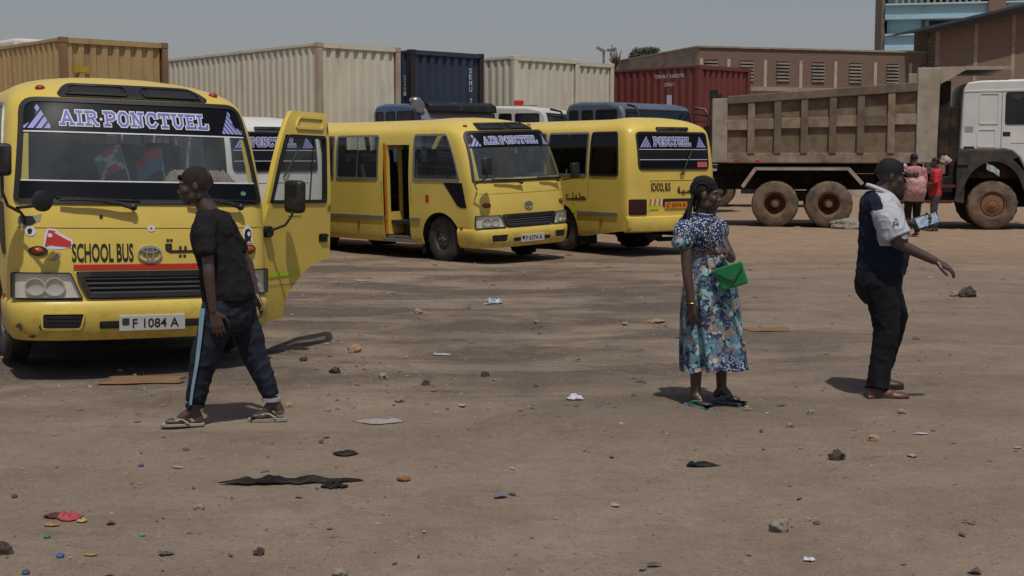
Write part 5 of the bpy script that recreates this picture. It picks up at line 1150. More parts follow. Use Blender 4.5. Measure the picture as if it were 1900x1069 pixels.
def sandal(heel, toe, parent, m, ms, wd=.046, th=.018):
    heel, toe = Vector(heel), Vector(toe); d = (toe-heel).normalized(); s = Vector((-d.y, d.x, 0)); L_ = (toe-heel).length+.03; b = MB(); z = min(heel.z, toe.z)-.034
    prof = [(-.02, .6), (.02, .78), (.08, .8), (.14, .86), (.20, 1.0), (L_-.05, .98), (L_-.015, .72), (L_, .35)]
    pl = [heel+d*a+s*wd*w_ for a, w_ in prof]+[heel+d*a-s*wd*w_ for a, w_ in prof[::-1]]; b.prism([(p.x, p.y) for p in pl], z, z+th, ax='z'); o = b.build('flip_flop', m, parent, bevel=.004)
    b = MB(); t = heel+d*(L_-.065); 
    for q in (-1, 1): b.tube([Vector((t.x, t.y, z+th)), Vector((t.x, t.y, z+.05))+d*-.03+s*q*.018, Vector((t.x, t.y, z+.045))+d*-.08+s*q*.038, Vector((t.x, t.y, z+th))+d*-.12+s*q*wd*.9], .007, 6)
    b.build('strap', ms, o, True)
def eyes(root, B, c, k=1.0):
    for s in (-1, 1):
        b = MB(); b.ell(c+B @ (Vector((.079, s*.030, .008))*k), (.011*k,)*3, 0, None, 10, 8); e = b.build('eye', mat('eye_white', '9a9088', .3), root, True)
        b = MB(); b.ell(c+B @ (Vector((.086, s*.030, .008))*k), (.006*k,)*3, 0, None, 8, 6); b.build('iris', LETK, e, True)
def cap_dome(b, c, B, k=1.0, front=.9, up=.040):
    """shell that hugs the skull: part of an ellipsoid above a slanted line"""
    P = []
    for i in range(11):
        th = math.pi*.5*i/10; row = []
        for q in range(25): ph = 2*math.pi*q/24; v = Vector((-.012+.101*math.cos(th)**.85*math.cos(ph), .079*math.cos(th)**.85*math.sin(ph), up+.096*math.sin(th)-(.014*(1-math.sin(th))*(1-math.cos(ph))))); row.append(c+B @ (v*k))
        P.append(row)
    b.grid(P)

# --- man walking left in front of the near bus
def man_left():
    g = pix(430, 783); root = empty('person', (g.x, g.y, 0)); tag(root, 'man in black t-shirt and striped track trousers walking left past the near bus', 'person')
    S = 286.0; p = lambda px, py, y=0: Vector(((px-430)/S, y, (783-py)/S))
    b = MB(); f = Vector((-.97, -.12, -.10)); B, hc = head(b, p(374, 345, -.02), f, (-.12, 0, 1), 1.0)
    limb(b, [p(378, 362, 0), p(399, 398, 0)], [.054, .062]); loft(b, smooth_secs([(-.105, 0, 1.345, .07, .12), (-.10, 0, 1.30, .09, .17), (-.085, 0, 1.18, .105, .15), (-.03, 0, .98, .095, .13), (-.005, 0, .84, .10, .14), (-.005, 0, .76, .08, .12)]))
    limb(b, [p(401, 420, -.165), p(409, 500, -.235), p(414, 568, -.225)], [.040, .037, .026]); hand(b, p(415, 570, -.225), p(424, 612, -.215)-p(415, 570, -.225), (.15, -1, 0), -1, 1.02, .30, .12)
    limb(b, [p(412, 420, .165), p(452, 492, .24), p(467, 552, .22)], [.040, .037, .026]); hand(b, p(468, 553, .22), p(487, 592, .16)-p(468, 553, .22), (.75, .6, .3), -1, 1.0, .42, .12)
    limb(b, [p(420, 560, -.09), p(388, 660, -.10), p(369, 757, -.10)], [.07, .05, .034]); limb(b, [p(436, 560, .09), p(470, 667, .10), p(503, 752, .10)], [.07, .05, .034])
    foot(b, p(367, 758, -.10), p(376, 774, -.10), p(318, 774, -.13)); foot(b, p(505, 750, .10), p(516, 772, .10), p(466, 776, .08))
    pobj('body', remesh(b, .0062, 5), [SKIN, SOLE], root, lambda c, n: 1 if (c.z < .05 and n.z < -.2) or (c.z < .06 and c.x > .27) else 0); eyes(root, B, hc)
    # t-shirt
    b = MB(); loft(b, smooth_secs([(-.118, 0, 1.385, .060, .075), (-.112, 0, 1.355, .085, .145), (-.098, 0, 1.30, .118, .185), (-.092, 0, 1.20, .145, .178), (-.058, 0, 1.08, .152, .172), (-.026, 0, .96, .160, .178), (-.004, 0, .84, .172, .19), (.0, 0, .80, .168, .188)]))
    limb(b, [p(400, 410, -.13), p(401, 432, -.20), p(405, 468, -.232)], [.078, .066, .064], cut=True); limb(b, [p(410, 410, .12), p(424, 438, .19), p(439, 472, .23)], [.078, .066, .064], cut=True)
    pobj('t_shirt', remesh(b, .011, 6, .5, folds(.011, 7, (1.2, 1, 1.1), 3)), mat('black_cotton', '1d1c1d', .95, 0, .2, 14, .2, bump=.3, bscale=200), root)
    # trousers, stripe, cuffs
    b = MB(); loft(b, smooth_secs([(.0, 0, .86, .135, .165), (-.004, 0, .76, .15, .175), (-.002, 0, .66, .14, .17), (.0, 0, .60, .10, .15)]))
    nl = [p(418, 565, -.09), p(405, 612, -.10), p(388, 662, -.105), p(376, 712, -.10), p(370, 742, -.10)]; limb(b, nl, [.118, .105, .088, .070, .058], cut=True)
    fl = [p(438, 565, .09), p(455, 615, .10), p(471, 668, .10), p(488, 712, .10), p(498, 740, .10)]; limb(b, fl, [.118, .105, .088, .070, .058], cut=True)
    pobj('trousers', remesh(b, .011, 6, .5, folds(.011, 7, (1, 1, 1.2), 9)), mat('navy_tracksuit', '1b202c', .8, 0, .2, 14, .3, bump=.3, bscale=200), root)
    b = MB(); R_ = [.135, .116, .096, .079, .066]; P0 = [p(404, 563, -.09)]+[p(397, 612, -.10)]+[q for q in nl[2:]]; rows = []
    for k in range(25):
        t = k/24*4; i = min(3, int(t)); u = t-i; c = P0[i].lerp(P0[i+1], u); r = R_[i]+(R_[i+1]-R_[i])*u+.006
        rows.append([c+Vector((-math.sin(a)*r, -math.cos(a)*r, 0)) for a in (.10, .22, .34)])
    b.grid(rows); b.build('side_stripe', mat('pale_blue_stripe', '7f9fae', .8), root, True)
    for q, y in ((p(499, 745, .10), 0), (p(369.5, 746, -.10), 1)):
        b = MB(); b.tube([q+Vector((0, 0, .01)), q-Vector((0, 0, .012))], .062, 18); b.build('cuff', mat('pale_cuff', '8f959c', .9) if y == 0 else MATS['navy_tracksuit'], root, True)
    # cap with glasses pushed up
    b = MB(); cap_dome(b, hc, B, 1.03, up=.026); cp = b.build('cap', mat('brown_cap', '2a2322', .9, 0, .25, 25, .2), root, True)
    b = MB(); cap_dome(b, hc, B, 1.01, up=.026); b.build('cap_lining', MATS['brown_cap'], cp, True)
    for s in (-1, 1): b = MB(); b.ell(hc+B @ Vector((.090, s*.030, .062)), (.012, .026, .018), 0, B); b.build('sunglasses_lens', FILM, cp, True)
    b = MB(); b.tube([hc+B @ Vector(v) for v in ((.080, -.06, .06), (.0, -.092, .045), (-.06, -.08, .03))], .004, 5); b.build('sunglasses_arm', CHR, cp)
    GREYS = mat('pale_sandal', '8d867c', .8); sandal(p(380, 774, -.10), p(316, 774, -.13), root, GREYS, GREYS, .05); sandal(p(522, 772, .10), p(464, 776, .08), root, GREYS, GREYS, .05)
man_left()

# --- woman in the patterned dress
def dressmat():
    m = newmat('printed_dress'); t = NT(m)
    v = t.n('TexVoronoi'); v.inputs['Scale'].default_value = 23; wv = t.n('Mapping'); t.l(t.co(), wv.inputs[0]); dn = t.n('TexNoise'); dn.inputs['Scale'].default_value = 11; t.l(t.co(), dn.inputs[0])
    ad = t.mix(.20, wv.outputs[0], dn.outputs['Color']); t.l(ad, v.inputs['Vector'])
    sp = t.n('SeparateColor'); t.l(v.outputs['Color'], sp.inputs[0])
    base = t.ramp(sp.outputs[0], [(0, lin('2f3a52')), (.22, lin('47757e')), (.38, lin('7fa3a6')), (.50, lin('263047')), (.66, lin('58748c')), (.80, lin('8c7466')), (.92, lin('a9b8be'))], 'CONSTANT')
    pet = t.ramp(v.outputs['Distance'], [(.16, (1, 1, 1)), (.24, (0, 0, 0)), (.40, (0, 0, 0)), (.46, (1, 1, 1)), (.54, (0, 0, 0))]); c = t.mix(t.math('MULTIPLY', pet, .45), base, lin('9fb4b8'))
    d = t.n('TexVoronoi'); d.inputs['Scale'].default_value = 70; t.l(t.co(), d.inputs['Vector']); dots = t.ramp(d.outputs['Distance'], [(.34, (1, 1, 1)), (.44, (0, 0, 0))])
    dotc = t.mix(dots, lin('2c3654'), lin('b4bfcc'))
    sx = t.n('SeparateXYZ'); t.l(t.co(), sx.inputs[0]); msk = t.ramp(t.noise(3.2, 3, .5, t.mapped((1.4, 1.4, .7)), .5), [(.47, (0, 0, 0)), (.50, (1, 1, 1))])
    up = t.ramp(t.math('ADD', sx.outputs['Z'], t.math('MULTIPLY', t.math('SUBTRACT', t.noise(5, 2), .5), .25)), [(.0, (0, 0, 0)), (.9999, (0, 0, 0))]);
    top = t.math('GREATER_THAN', t.math('ADD', sx.outputs['Z'], t.math('MULTIPLY', sx.outputs['X'], .5)), 1.06); mk = t.math('MAXIMUM', t.math('MULTIPLY', msk, .0), top)
    low = t.ramp(t.noise(2.6, 2, .5, t.mapped((1.2, 1.2, .5))), [(.61, (0, 0, 0)), (.63, (1, 1, 1))]); mk = t.math('MAXIMUM', mk, low)
    c = t.mix(mk, c, dotc)
    big = t.n('TexVoronoi'); big.inputs['Scale'].default_value = 4.2; t.l(ad, big.inputs['Vector']); fl_ = t.ramp(big.outputs['Distance'], [(.26, (1, 1, 1)), (.32, (0, 0, 0))]); s2 = t.n('SeparateColor'); t.l(big.outputs['Color'], s2.inputs[0])
    sel = t.math('GREATER_THAN', s2.outputs[1], .62); fm = t.math('MULTIPLY', t.math('MULTIPLY', fl_, sel), t.math('LESS_THAN', sx.outputs['Z'], .95)); c = t.mix(t.math('MULTIPLY', fm, .8), c, t.ramp(t.noise(22, 3), [(.4, lin('6b4a42')), (.6, lin('b99a88'))]))
    t.bsdf(c, .85, 0, .25, t.noise(160, 2), .2, .002); return m
def woman():
    g = pix(1318, 750); root = empty('person', (g.x, g.y, 0)); tag(root, 'woman in teal and navy printed dress standing with long braids', 'person')
    S = 269.0; p = lambda px, py, y=0: Vector(((px-1318)/S, y, (750-py)/S)); DR = dressmat(); rot = R(-45)
    b = MB(); B, hc = head(b, p(1303, 359, -.02), (.97, -.22, -.04), (0, 0, 1), .94, True)
    limb(b, [p(1299, 375, .0), p(1294, 410, .01)], [.046, .054]); loft(b, smooth_secs([(-.085, .01, 1.30, .06, .13, R(45)), (-.085, 0, 1.24, .085, .16, R(45)), (-.06, 0, 1.08, .075, .11, R(45)), (-.03, 0, .90, .10, .14, R(45)), (-.02, 0, .76, .09, .13, R(45))]))
    limb(b, [Vector((-.205, -.12, 1.23)), p(1266, 505, -.17), p(1274, 553, -.19)], [.046, .036, .025]); hand(b, p(1274, 554, -.19), (.06, .02, -1), (-.7, -.6, 0), 1, .92, .35, .06)
    limb(b, [Vector((.04, .12, 1.22)), Vector((.13, .02, 1.02)), Vector((.07, -.15, 1.07))], [.046, .036, .025]); hand(b, Vector((.068, -.155, 1.072)), (-.45, -.65, .25), (.3, -.6, .6), -1, .92, 1.0, .05)
    limb(b, [Vector((-.09, -.05, .70)), Vector((-.11, -.06, .42)), p(1288, 728, -.05)], [.075, .052, .034]); limb(b, [Vector((.04, .06, .70)), Vector((.075, .05, .42)), p(1341, 722, .06)], [.075, .052, .034])
    foot(b, p(1287, 730, -.05), p(1281, 741, -.02), p(1308, 743, -.16), .92); foot(b, p(1341, 724, .06), p(1332, 738, .07), p(1371, 741, .0), .92)
    pobj('body', remesh(b, .0062, 5), SKIN, root); eyes(root, B, hc, .94)
    # dress: bodice, puffed sleeves, skirt with folds
    b = MB(); loft(b, smooth_secs([(-.088, 0, 1.315, .075, .11, R(45)), (-.09, 0, 1.285, .105, .165, R(45)), (-.085, -.01, 1.20, .130, .165, R(45)), (-.072, -.01, 1.12, .120, .145, R(45)), (-.055, 0, 1.045, .092, .115, R(45)), (-.04, 0, .98, .110, .138, R(45))]))
    b.ell((-.215, -.125, 1.195), (.080, .078, .098)); b.ell((-.225, -.135, 1.14), (.078, .076, .06)); b.ell((.055, .125, 1.20), (.075, .075, .09)); 
    bod = remesh(b, .010, 5, .5, folds(.010, 12, (1, 1, .6), 5))
    dr = pobj('dress_bodice', bod, DR, root)
    fd = lambda a, z: (1.02-z)*(.042*math.sin(7*a+.6+z)+.026*math.sin(12*a+2*z*2+1.3))*1.1
    rows = []; secs = smooth_secs([(-.050, 0, 1.05, .098, .120, R(45)), (-.035, 0, .96, .128, .158, R(45)), (-.018, 0, .82, .168, .185, R(45)), (-.012, 0, .68, .182, .195, R(45)), (-.002, 0, .52, .188, .198, R(45)), (.015, 0, .36, .196, .204, R(45)), (.03, 0, .235, .206, .21, R(45))], 6)
    for q, (cx, cy, z, rx, ry, ro) in enumerate(secs):
        row = []
        for k in range(97):
            a = 2*math.pi*k/96; f = fd(a, z); zz = z-(.03*math.sin(a*1.0+.5)+.008*math.sin(9*a))*max(0, (.6-z)/.4); x, y = (rx+f)*math.cos(a), (ry+f)*math.sin(a); row.append((cx+x*math.cos(ro)-y*math.sin(ro), cy+x*math.sin(ro)+y*math.cos(ro), zz))
        rows.append(row)
    b = MB(); b.grid(rows); b.build('dress_skirt', DR, root, True, 80)
    b = MB(); n = 24; b.tube([Vector((-.088, 0, 1.318))+Vector((math.cos(a)*.082*.8-math.sin(a)*.105*.72, math.cos(a)*.082*.8+math.sin(a)*.105*.72, .012*math.cos(a*2)-.012*math.sin(a))) for a in np.linspace(0, 2*math.pi, n)], .008, 6); b.build('neckline', DR, root, True)
    # braided hair
    HR = mat('black_hair', '121010', .65, 0, .3, 40, .4, bump=.6, bscale=90); b = MB(); k = .94
    b.ell(hc+B @ Vector((-.020, 0, .042))*k, (.094, .074, .086), 0, B, 18, 12); cb_ = b.build('hair', HR, root, True)
    rg = random.Random(4)
    for i in range(11):
        s = -1+2*i/10; b = MB(); P = []
        for j in range(9):
            th = -.55+j/8*2.6; rr = math.sqrt(max(.05, 1-(s*.86)**2)); P.append(hc+B @ Vector((-.020+.100*rr*math.cos(th+.35)*1.0, s*.074, .042+.094*rr*math.sin(th+.35)))*k if th > -.3 else hc+B @ Vector((.055*rr, s*.075, .075*rr+.02))*k)
        b.tube(P, [.0085+.002*(q % 2) for q in range(len(P))], 6); b.build('cornrow', HR, cb_, True)
    for i in range(16):
        a = (i-7.5)/7.5; st = hc+B @ Vector((-.085+.01*rg.random(), a*.058, .01-.03*abs(a)+.02*rg.random())); e = Vector((-.235+.07*rg.random()+.03*a, -.05-.05*rg.random(), 1.245-.05*rg.random())) ; m1 = st.lerp(e, .45)+Vector((-.012, -.012, -.02)); b = MB()
        P = [((1-t)**2*st+2*t*(1-t)*m1+t*t*e) for t in np.linspace(0, 1, 13)]; b.tube(P, [.0075+.0022*(q % 2)-.0002*q for q in range(13)], 6); b.build('braid', HR, cb_, True)
    GS = mat('green_strap', '2f7a5a', .6); BS = mat('blue_grey_sole', '6f8f98', .8); sandal(p(1277, 741, -.01), p(1309, 743, -.165), root, BS, GS, .043); sandal(p(1329, 738, .075), p(1373, 741, -.005), root, mat('grey_sole', '55606c', .8), GS, .043)
    b = MB(); b.tube([p(1262, 566, -.2)+Vector((.046+.030*math.cos(a), .012+.028*math.sin(a), .045)) for a in np.linspace(0, 6.28, 14)], .004, 5); b.build('bracelet', mat('gold', '8a6a30', .35, .8), root)
    # green handbag on a thin chain (a thing of its own)
    hb = empty('handbag', tuple(Vector((g.x, g.y, 0))+Vector((.093, -.245, .925)))); hb.rotation_euler = (R(8), R(-18), R(-12)); tag(hb, 'small green envelope handbag hanging at the dressed woman waist', 'handbag')
    GB = mat('green_leather', '1d7846', .5, 0, .1, 10, .4, bump=.1); b = MB(); b.box(-.092, .092, -.022, .022, -.085, .07); b.build('bag_body', GB, hb, bevel=.012); b = MB(); b.prism([(-.094, .075), (.094, .075), (.094, .045), (.01, -.035), (-.01, -.035), (-.094, .045)], -.034, -.025); fl = b.build('flap', GB, hb, bevel=.004); b = MB(); b.box(-.014, .014, -.041, -.035, -.034, -.012); b.build('clasp', mat('gold', '8a6a30'), fl, bevel=.003)
    b = MB(); b.tube([(-.085, 0, .07), (-.075, .03, .20), (-.05, .10, .36), (.02, .16, .38)], .004, 5); b.build('chain_strap', mat('gold', '8a6a30'), hb, True)
woman()

# --- man in cap and polo shirt, right
def man_right():
    g = pix(1637, 737); root = empty('person', (g.x, g.y, 0)); tag(root, 'man in black cap and navy and white polo shirt holding a phone', 'person')
    S = 261.0; p = lambda px, py, y=0: Vector(((px-1637)/S, y, (737-py)/S))
    b = MB(); B, hc = head(b, p(1640, 324, -.01), (.98, -.06, -.14), (.1, 0, 1), .98); limb(b, [p(1634, 342, 0), p(1622, 366, 0)], [.060, .068])
    loft(b, smooth_secs([(-.06, 0, 1.43, .08, .14), (-.055, 0, 1.38, .10, .19), (-.035, 0, 1.25, .125, .17), (-.02, 0, 1.05, .13, .16), (-.03, 0, .90, .125, .16), (-.03, 0, .80, .10, .13)]))
    limb(b, [p(1620, 384, -.20), p(1637, 444, -.265), p(1703, 475, -.30)], [.056, .044, .029]); hand(b, p(1704, 475.5, -.30), p(1738, 492, -.31)-p(1704, 475.5, -.30), (.15, -.35, .9), 1, 1.05, .42, .30)
    limb(b, [p(1625, 384, .20), p(1652, 436, .22), p(1684, 411, .02)], [.056, .044, .029]); hand(b, p(1685, 410, .01), (.8, -.35, .22), (.2, .9, -.4), -1, 1.0, .75, .05)
    limb(b, [Vector((-.05, -.09, .82)), p(1634, 605, -.09), p(1621, 716, -.10)], [.09, .065, .045]); limb(b, [Vector((-.01, .11, .82)), p(1676, 592, .24), Vector((.075, .36, .10))], [.09, .065, .045])
    pobj('body', remesh(b, .0062, 5), SKIN, root); eyes(root, B, hc, .98)
    NV = mat('navy_polo', '1c2234', .9, 0, .15, 14, .2, bump=.3, bscale=200); WP = mat('white_polo', 'a9abb0', .9, 0, .06, 14, .2, bump=.3, bscale=200)
    b = MB(); loft(b, smooth_secs([(-.065, 0, 1.475, .068, .075), (-.062, 0, 1.445, .10, .16), (-.055, 0, 1.385, .135, .215), (-.035, 0, 1.28, .158, .205), (-.025, 0, 1.14, .168, .195), (-.018, 0, 1.02, .176, .198), (-.03, 0, .93, .172, .195), (-.035, 0, .88, .165, .19)]))
    limb(b, [p(1618, 380, -.15), p(1624, 403, -.235), p(1637, 434, -.268)], [.098, .104, .106], cut=True); limb(b, [p(1628, 376, .17), p(1640, 410, .23), p(1650, 432, .24)], [.095, .085, .080], cut=True)
    def rule(c, n):
        sl = abs(c.y) > .150+.1*max(0, 1.30-c.z) and c.z < 1.40 and c.z > 1.10 and c.x > -.175
        if sl and (c.z < 1.375+.3*(c.x+.05) or c.x > -.08): return 1
        if c.z > 1.155-.1*c.x and c.x > -.105: return 1
        return 0
    sh = pobj('polo_shirt', remesh(b, .0075, 7, .5, folds(.011, 6.5, (1.1, 1, 1.1), 12)), [NV, WP], root, rule)
    b = MB(); P = [Vector((-.062, 0, 1.468))+Vector((.085*math.cos(a), .092*math.sin(a), .035*-math.cos(a)+.01)) for a in np.linspace(0, 2*math.pi, 25)]
    b.grid([[q+Vector((0, 0, .020)) for q in P], [Vector((-.062, 0, 1.45))+(q-Vector((-.062, 0, 1.45)))*1.16-Vector((0, 0, .012)) for q in P]]); co_ = b.build('collar', WP, sh, True); sdm = co_.modifiers.new('s', 'SOLIDIFY'); sdm.thickness = .006
    b = MB(); lg = p(1627, 409, -.352); D = [(0, .042), (-.014, .012), (-.018, -.008), (-.010, -.026), (.004, -.030), (.016, -.020), (.019, -.002), (.012, .016), (0, .042)]; b.tube([lg+Vector((d[0], 0, d[1])) for d in D], .0035, 5); b.tube([lg+Vector((-.012, 0, -.006)), lg+Vector((.002, 0, .004)), lg+Vector((.014, 0, -.010))], .003, 5); b.build('sleeve_emblem', mat('grey_print', '55585c', .9), sh)
    b = MB(); loft(b, smooth_secs([(-.035, 0, .96, .160, .185), (-.045, 0, .88, .165, .185), (-.048, .01, .80, .165, .19), (-.04, .02, .72, .14, .18), (-.035, .03, .67, .10, .16)]))
    limb(b, [Vector((-.06, -.09, .84)), p(1628, 560, -.10), p(1634, 606, -.10), p(1626, 660, -.10), p(1621, 714, -.10)], [.128, .112, .092, .080, .080], cut=True); limb(b, [Vector((-.02, .10, .84)), Vector((.08, .17, .68)), p(1676, 590, .24), Vector((.125, .31, .32)), Vector((.072, .36, .12))], [.128, .112, .090, .078, .076], cut=True)
    pobj('trousers', remesh(b, .011, 5, .5, folds(.008, 6.5, (1, 1, 1.4), 21)), mat('dark_denim', '14161c', .85, 0, .25, 16, .25, bump=.3, bscale=180), root)
    def shoe(heel, toe, m):
        heel, toe = Vector(heel), Vector(toe); d = (toe-heel).normalized(); s = Vector((-d.y, d.x, 0)); M3 = Matrix((d, s, Vector((0, 0, 1)))).transposed(); b = MB(); L_ = (toe-heel).length
        b.ell(heel+d*.055+Vector((0, 0, .05)), (.06, .040, .05), 0, M3); b.ell(heel+d*.12+Vector((0, 0, .042)), (.10, .044, .040), 0, M3); b.ell(heel+d*(L_-.075)+Vector((0, 0, .030)), (.085, .048, .032), 0, M3); b.box(.0, L_-.03, -.038, .038, .006, .03, 0, Matrix.Translation(heel) @ M3.to_4x4())
        o = pobj('shoe', remesh(b, .006, 6), m, root); b = MB(); pl = [(-.005, .028), (.05, .036), (.12, .035), (.20, .048), (L_-.01, .03), (L_+.008, 0)]; pl = pl+[(a, -c) for a, c in pl[-2::-1]]; b.prism(pl, .0, .016, M=Matrix.Translation(heel) @ M3.to_4x4(), ax='z'); b.build('shoe_sole', LETK, o, bevel=.003)
    BR = mat('brown_leather', '5a3a2c', .45, 0, .2, 14, .5); shoe((-.135, -.10, 0), (.150, -.13, 0), BR); shoe((.0, .37, 0), (.165, .345, 0), mat('dark_brown_leather', '3a2a24', .5)) if False else shoe((-.02, .37, 0), (.25, .345, 0), mat('dark_brown_leather', '3a2a24', .5))
    # cap with peak
    CP = mat('black_cap', '151515', .8, 0, .2, 30, .3, bump=.3, bscale=160); b = MB(); cap_dome(b, hc, B, 1.02, up=.026); cp = b.build('cap', CP, root, True); b = MB(); cap_dome(b, hc, B, 1.0, up=.026); b.build('cap_lining', CP, cp, True)
    b = MB(); P = []
    for i in range(7):
        t = i/6; P.append([hc+B @ Vector((.070+.10*t*math.cos(a*.9)+.03*math.cos(a), .072*math.sin(a)*(1+.05*t), .045-.02*t-.018*abs(math.sin(a))**2)) for a in np.linspace(-1.35, 1.35, 13)])
    b.grid(P); pk = b.build('peak', CP, cp, True); sdm = pk.modifiers.new('s', 'SOLIDIFY'); sdm.thickness = .005
    b = MB(); b.ell(hc+B @ Vector((.085, -.035, .080)), (.012, .026, .022), 0, basis(B @ Vector((.85, -.5, .45)))); b.build('cap_badge', mat('cap_badge_white', 'a5a5a5', .7), cp, True)
    ph = empty('phone', tuple(Vector((g.x, g.y, 0))+p(1706, 406, -.06))); ph.rotation_euler = (R(-24), R(-17), R(6)); tag(ph, 'phone with pale blue screen held up by the man in the cap', 'phone')
    b = MB(); b.box(-.085, .085, -.006, .006, -.042, .042); b.build('phone_body', BLK, ph, bevel=.006)
    m = newmat('phone_screen'); t = NT(m); c = t.ramp(t.noise(40, 4, .7), [(.35, lin('5d7088')), (.5, lin('8b9fb2')), (.7, lin('b9c4cc'))]); t.bsdf(c, .2)
    b = MB(); b.box(-.078, .078, -.0075, -.006, -.037, .037); b.build('screen', m, ph)
man_right()

# --- small figures by the dump truck
def far_person(px, py, label, shirt, trou, face, hgt=1.72, arms='down', trim=None, skirt=None):
    g = pix(px, py); root = empty('person', (g.x, g.y, 0), face); tag(root, label, 'person'); k = hgt/1.72; V = lambda x, y, z: Vector((x*k, y*k, z*k))
    b = MB(); B, hc = head(b, V(.02, 0, 1.585), (1, 0, -.12), (0, 0, 1), k); limb(b, [V(0, 0, 1.53), V(-.02, 0, 1.43)], [.055*k, .062*k]); loft(b, smooth_secs([V(-.02, 0, 1.42).to_tuple()+(.08*k, .15*k), V(-.01, 0, 1.25).to_tuple()+(.10*k, .15*k), V(0, 0, 1.0).to_tuple()+(.095*k, .13*k), V(0, 0, .82).to_tuple()+(.10*k, .14*k)]))
    A = {'down': [(V(0, .20, 1.36), V(-.03, .25, 1.08), V(.06, .24, .86))], 'fore': [(V(0, .20, 1.36), V(.0, .26, 1.08), V(.22, .16, 1.12))]}[arms][0]
    for s in (-1, 1):
        q = [Vector((v.x, v.y*s, v.z)) for v in A]; limb(b, q, [.048*k, .036*k, .026*k]); hand(b, q[2], (q[2]-q[1]), (0, s, .3), -s, k, .4, .06)
        limb(b, [V(0, .09*s, .84), V(.02, .10*s, .46), V(-.02, .10*s, .08)], [.075*k, .052*k, .036*k]); foot(b, V(-.02, .10*s, .09), V(-.06, .10*s, .03), V(.16, .115*s, .03), k)
    pobj('body', remesh(b, .009, 4), SKIN, root)
    b = MB(); loft(b, smooth_secs([V(-.02, 0, 1.45).to_tuple()+(.075*k, .09*k), V(-.02, 0, 1.40).to_tuple()+(.11*k, .19*k), V(-.01, 0, 1.22).to_tuple()+(.135*k, .18*k), V(0, 0, 1.02).to_tuple()+(.13*k, .165*k), V(0, 0, .86).to_tuple()+(.145*k, .18*k), V(0, 0, .80).to_tuple()+(.14*k, .175*k)]))
    for s in (-1, 1): q = [Vector((v.x, v.y*s, v.z)) for v in A]; limb(b, [q[0], q[0].lerp(q[1], .8)], [.082*k, .068*k])
    pobj('shirt', remesh(b, .014, 4, .5, folds(.012, 8, (1, 1, 1), px)), shirt, root)
    b = MB(); loft(b, smooth_secs([V(0, 0, .90).to_tuple()+(.12*k, .155*k), V(0, 0, .80).to_tuple()+(.135*k, .17*k), V(0, 0, .68).to_tuple()+(.10*k, .15*k)]))
    for s in (-1, 1): limb(b, [V(0, .09*s, .80), V(.02, .10*s, .46), V(-.02, .10*s, .12)], [.098*k, .076*k, .062*k])
    pobj('trousers', remesh(b, .014, 4, .5, folds(.010, 8, (1, 1, 1), px+5)), trou, root)
    for s in (-1, 1): sandal(V(-.07, .10*s, .034), V(.17, .115*s, .034), root, trim or GRYS, trim or GRYS)
    b = MB(); b.ell(hc+B @ Vector((-.02, 0, .045)), (.098*k, .080*k, .086*k), 0, B); b.build('hair', mat('black_hair', '121010'), root, True)
    return root, g, k
PINK = mat('pink_cloth', 'a87478', .9, 0, .15, 9); PINK2 = mat('pale_pink_wrap', 'b08682', .9, 0, .15, 7)
w2, g2, k2 = far_person(1692, 438, 'woman in pink top seen from behind near the dump truck', PINK, mat('black_leggings', '141316', .9), (-.15, 1), 1.79, 'fore', mat('pink_sandal', 'b98a86', .8))
b = MB(); loft(b, smooth_secs([(-.05*k2, 0, 1.24*k2, .13*k2, .19*k2), (-.12*k2, 0, 1.12*k2, .20*k2, .20*k2), (-.12*k2, 0, .96*k2, .20*k2, .21*k2), (-.05*k2, 0, .80*k2, .19*k2, .22*k2), (-.02*k2, 0, .72*k2, .17*k2, .21*k2)])); pobj('carrying_wrap', remesh(b, .014, 4, .5, folds(.014, 8, (1, 1, 1), 8)), PINK2, w2)
bb = empty('baby', (0, 0, 0)); bb.matrix_world = w2.matrix_world @ Matrix.Translation((-.19*k2, .02, 1.20*k2)); tag(bb, 'baby tied on the back of the woman in pink', 'person')
b = MB(); head(b, (0.0, .03, .07), (.3, .95, -.1), (0, 0, 1), .72); loft(b, [(0, 0, -.22, .09, .11), (0, 0, -.1, .10, .12), (0, .0, .0, .06, .07)]); limb(b, [(0, -.10, -.02), (.06, -.15, .0), (.13, -.16, -.02)], [.03, .026, .02]); limb(b, [(0, .10, -.02), (.06, .15, .0), (.13, .16, -.02)], [.03, .026, .02]); limb(b, [(.0, .10, -.22), (.10, .20, -.22)], [.05, .04]); limb(b, [(.0, -.10, -.22), (.10, -.20, -.22)], [.05, .04]); pobj('body', remesh(b, .009, 4), SKIN, bb)
far_person(1733, 428, 'person in bright red shirt standing beside the dump truck', mat('red_shirt', 'b32a33', .85, 0, .12, 9), mat('grey_trousers', '3f3a40', .9), (-.95, .25), 1.70, 'fore', mat('dark_sandal', '2d2a2a', .8))
p = pixd(1753, 298, 31.4); o = lump('cloth_bundle', (p.x, p.y, 0), (.13, .09, .10), mat('tan_white_cloth', '9a8b80', .9, 0, .4, 9), 8, 'tan and white cloth bundle hung on the dump truck behind the red shirt', 'bundle', 14, .5, 1.0); o.location.z = p.z
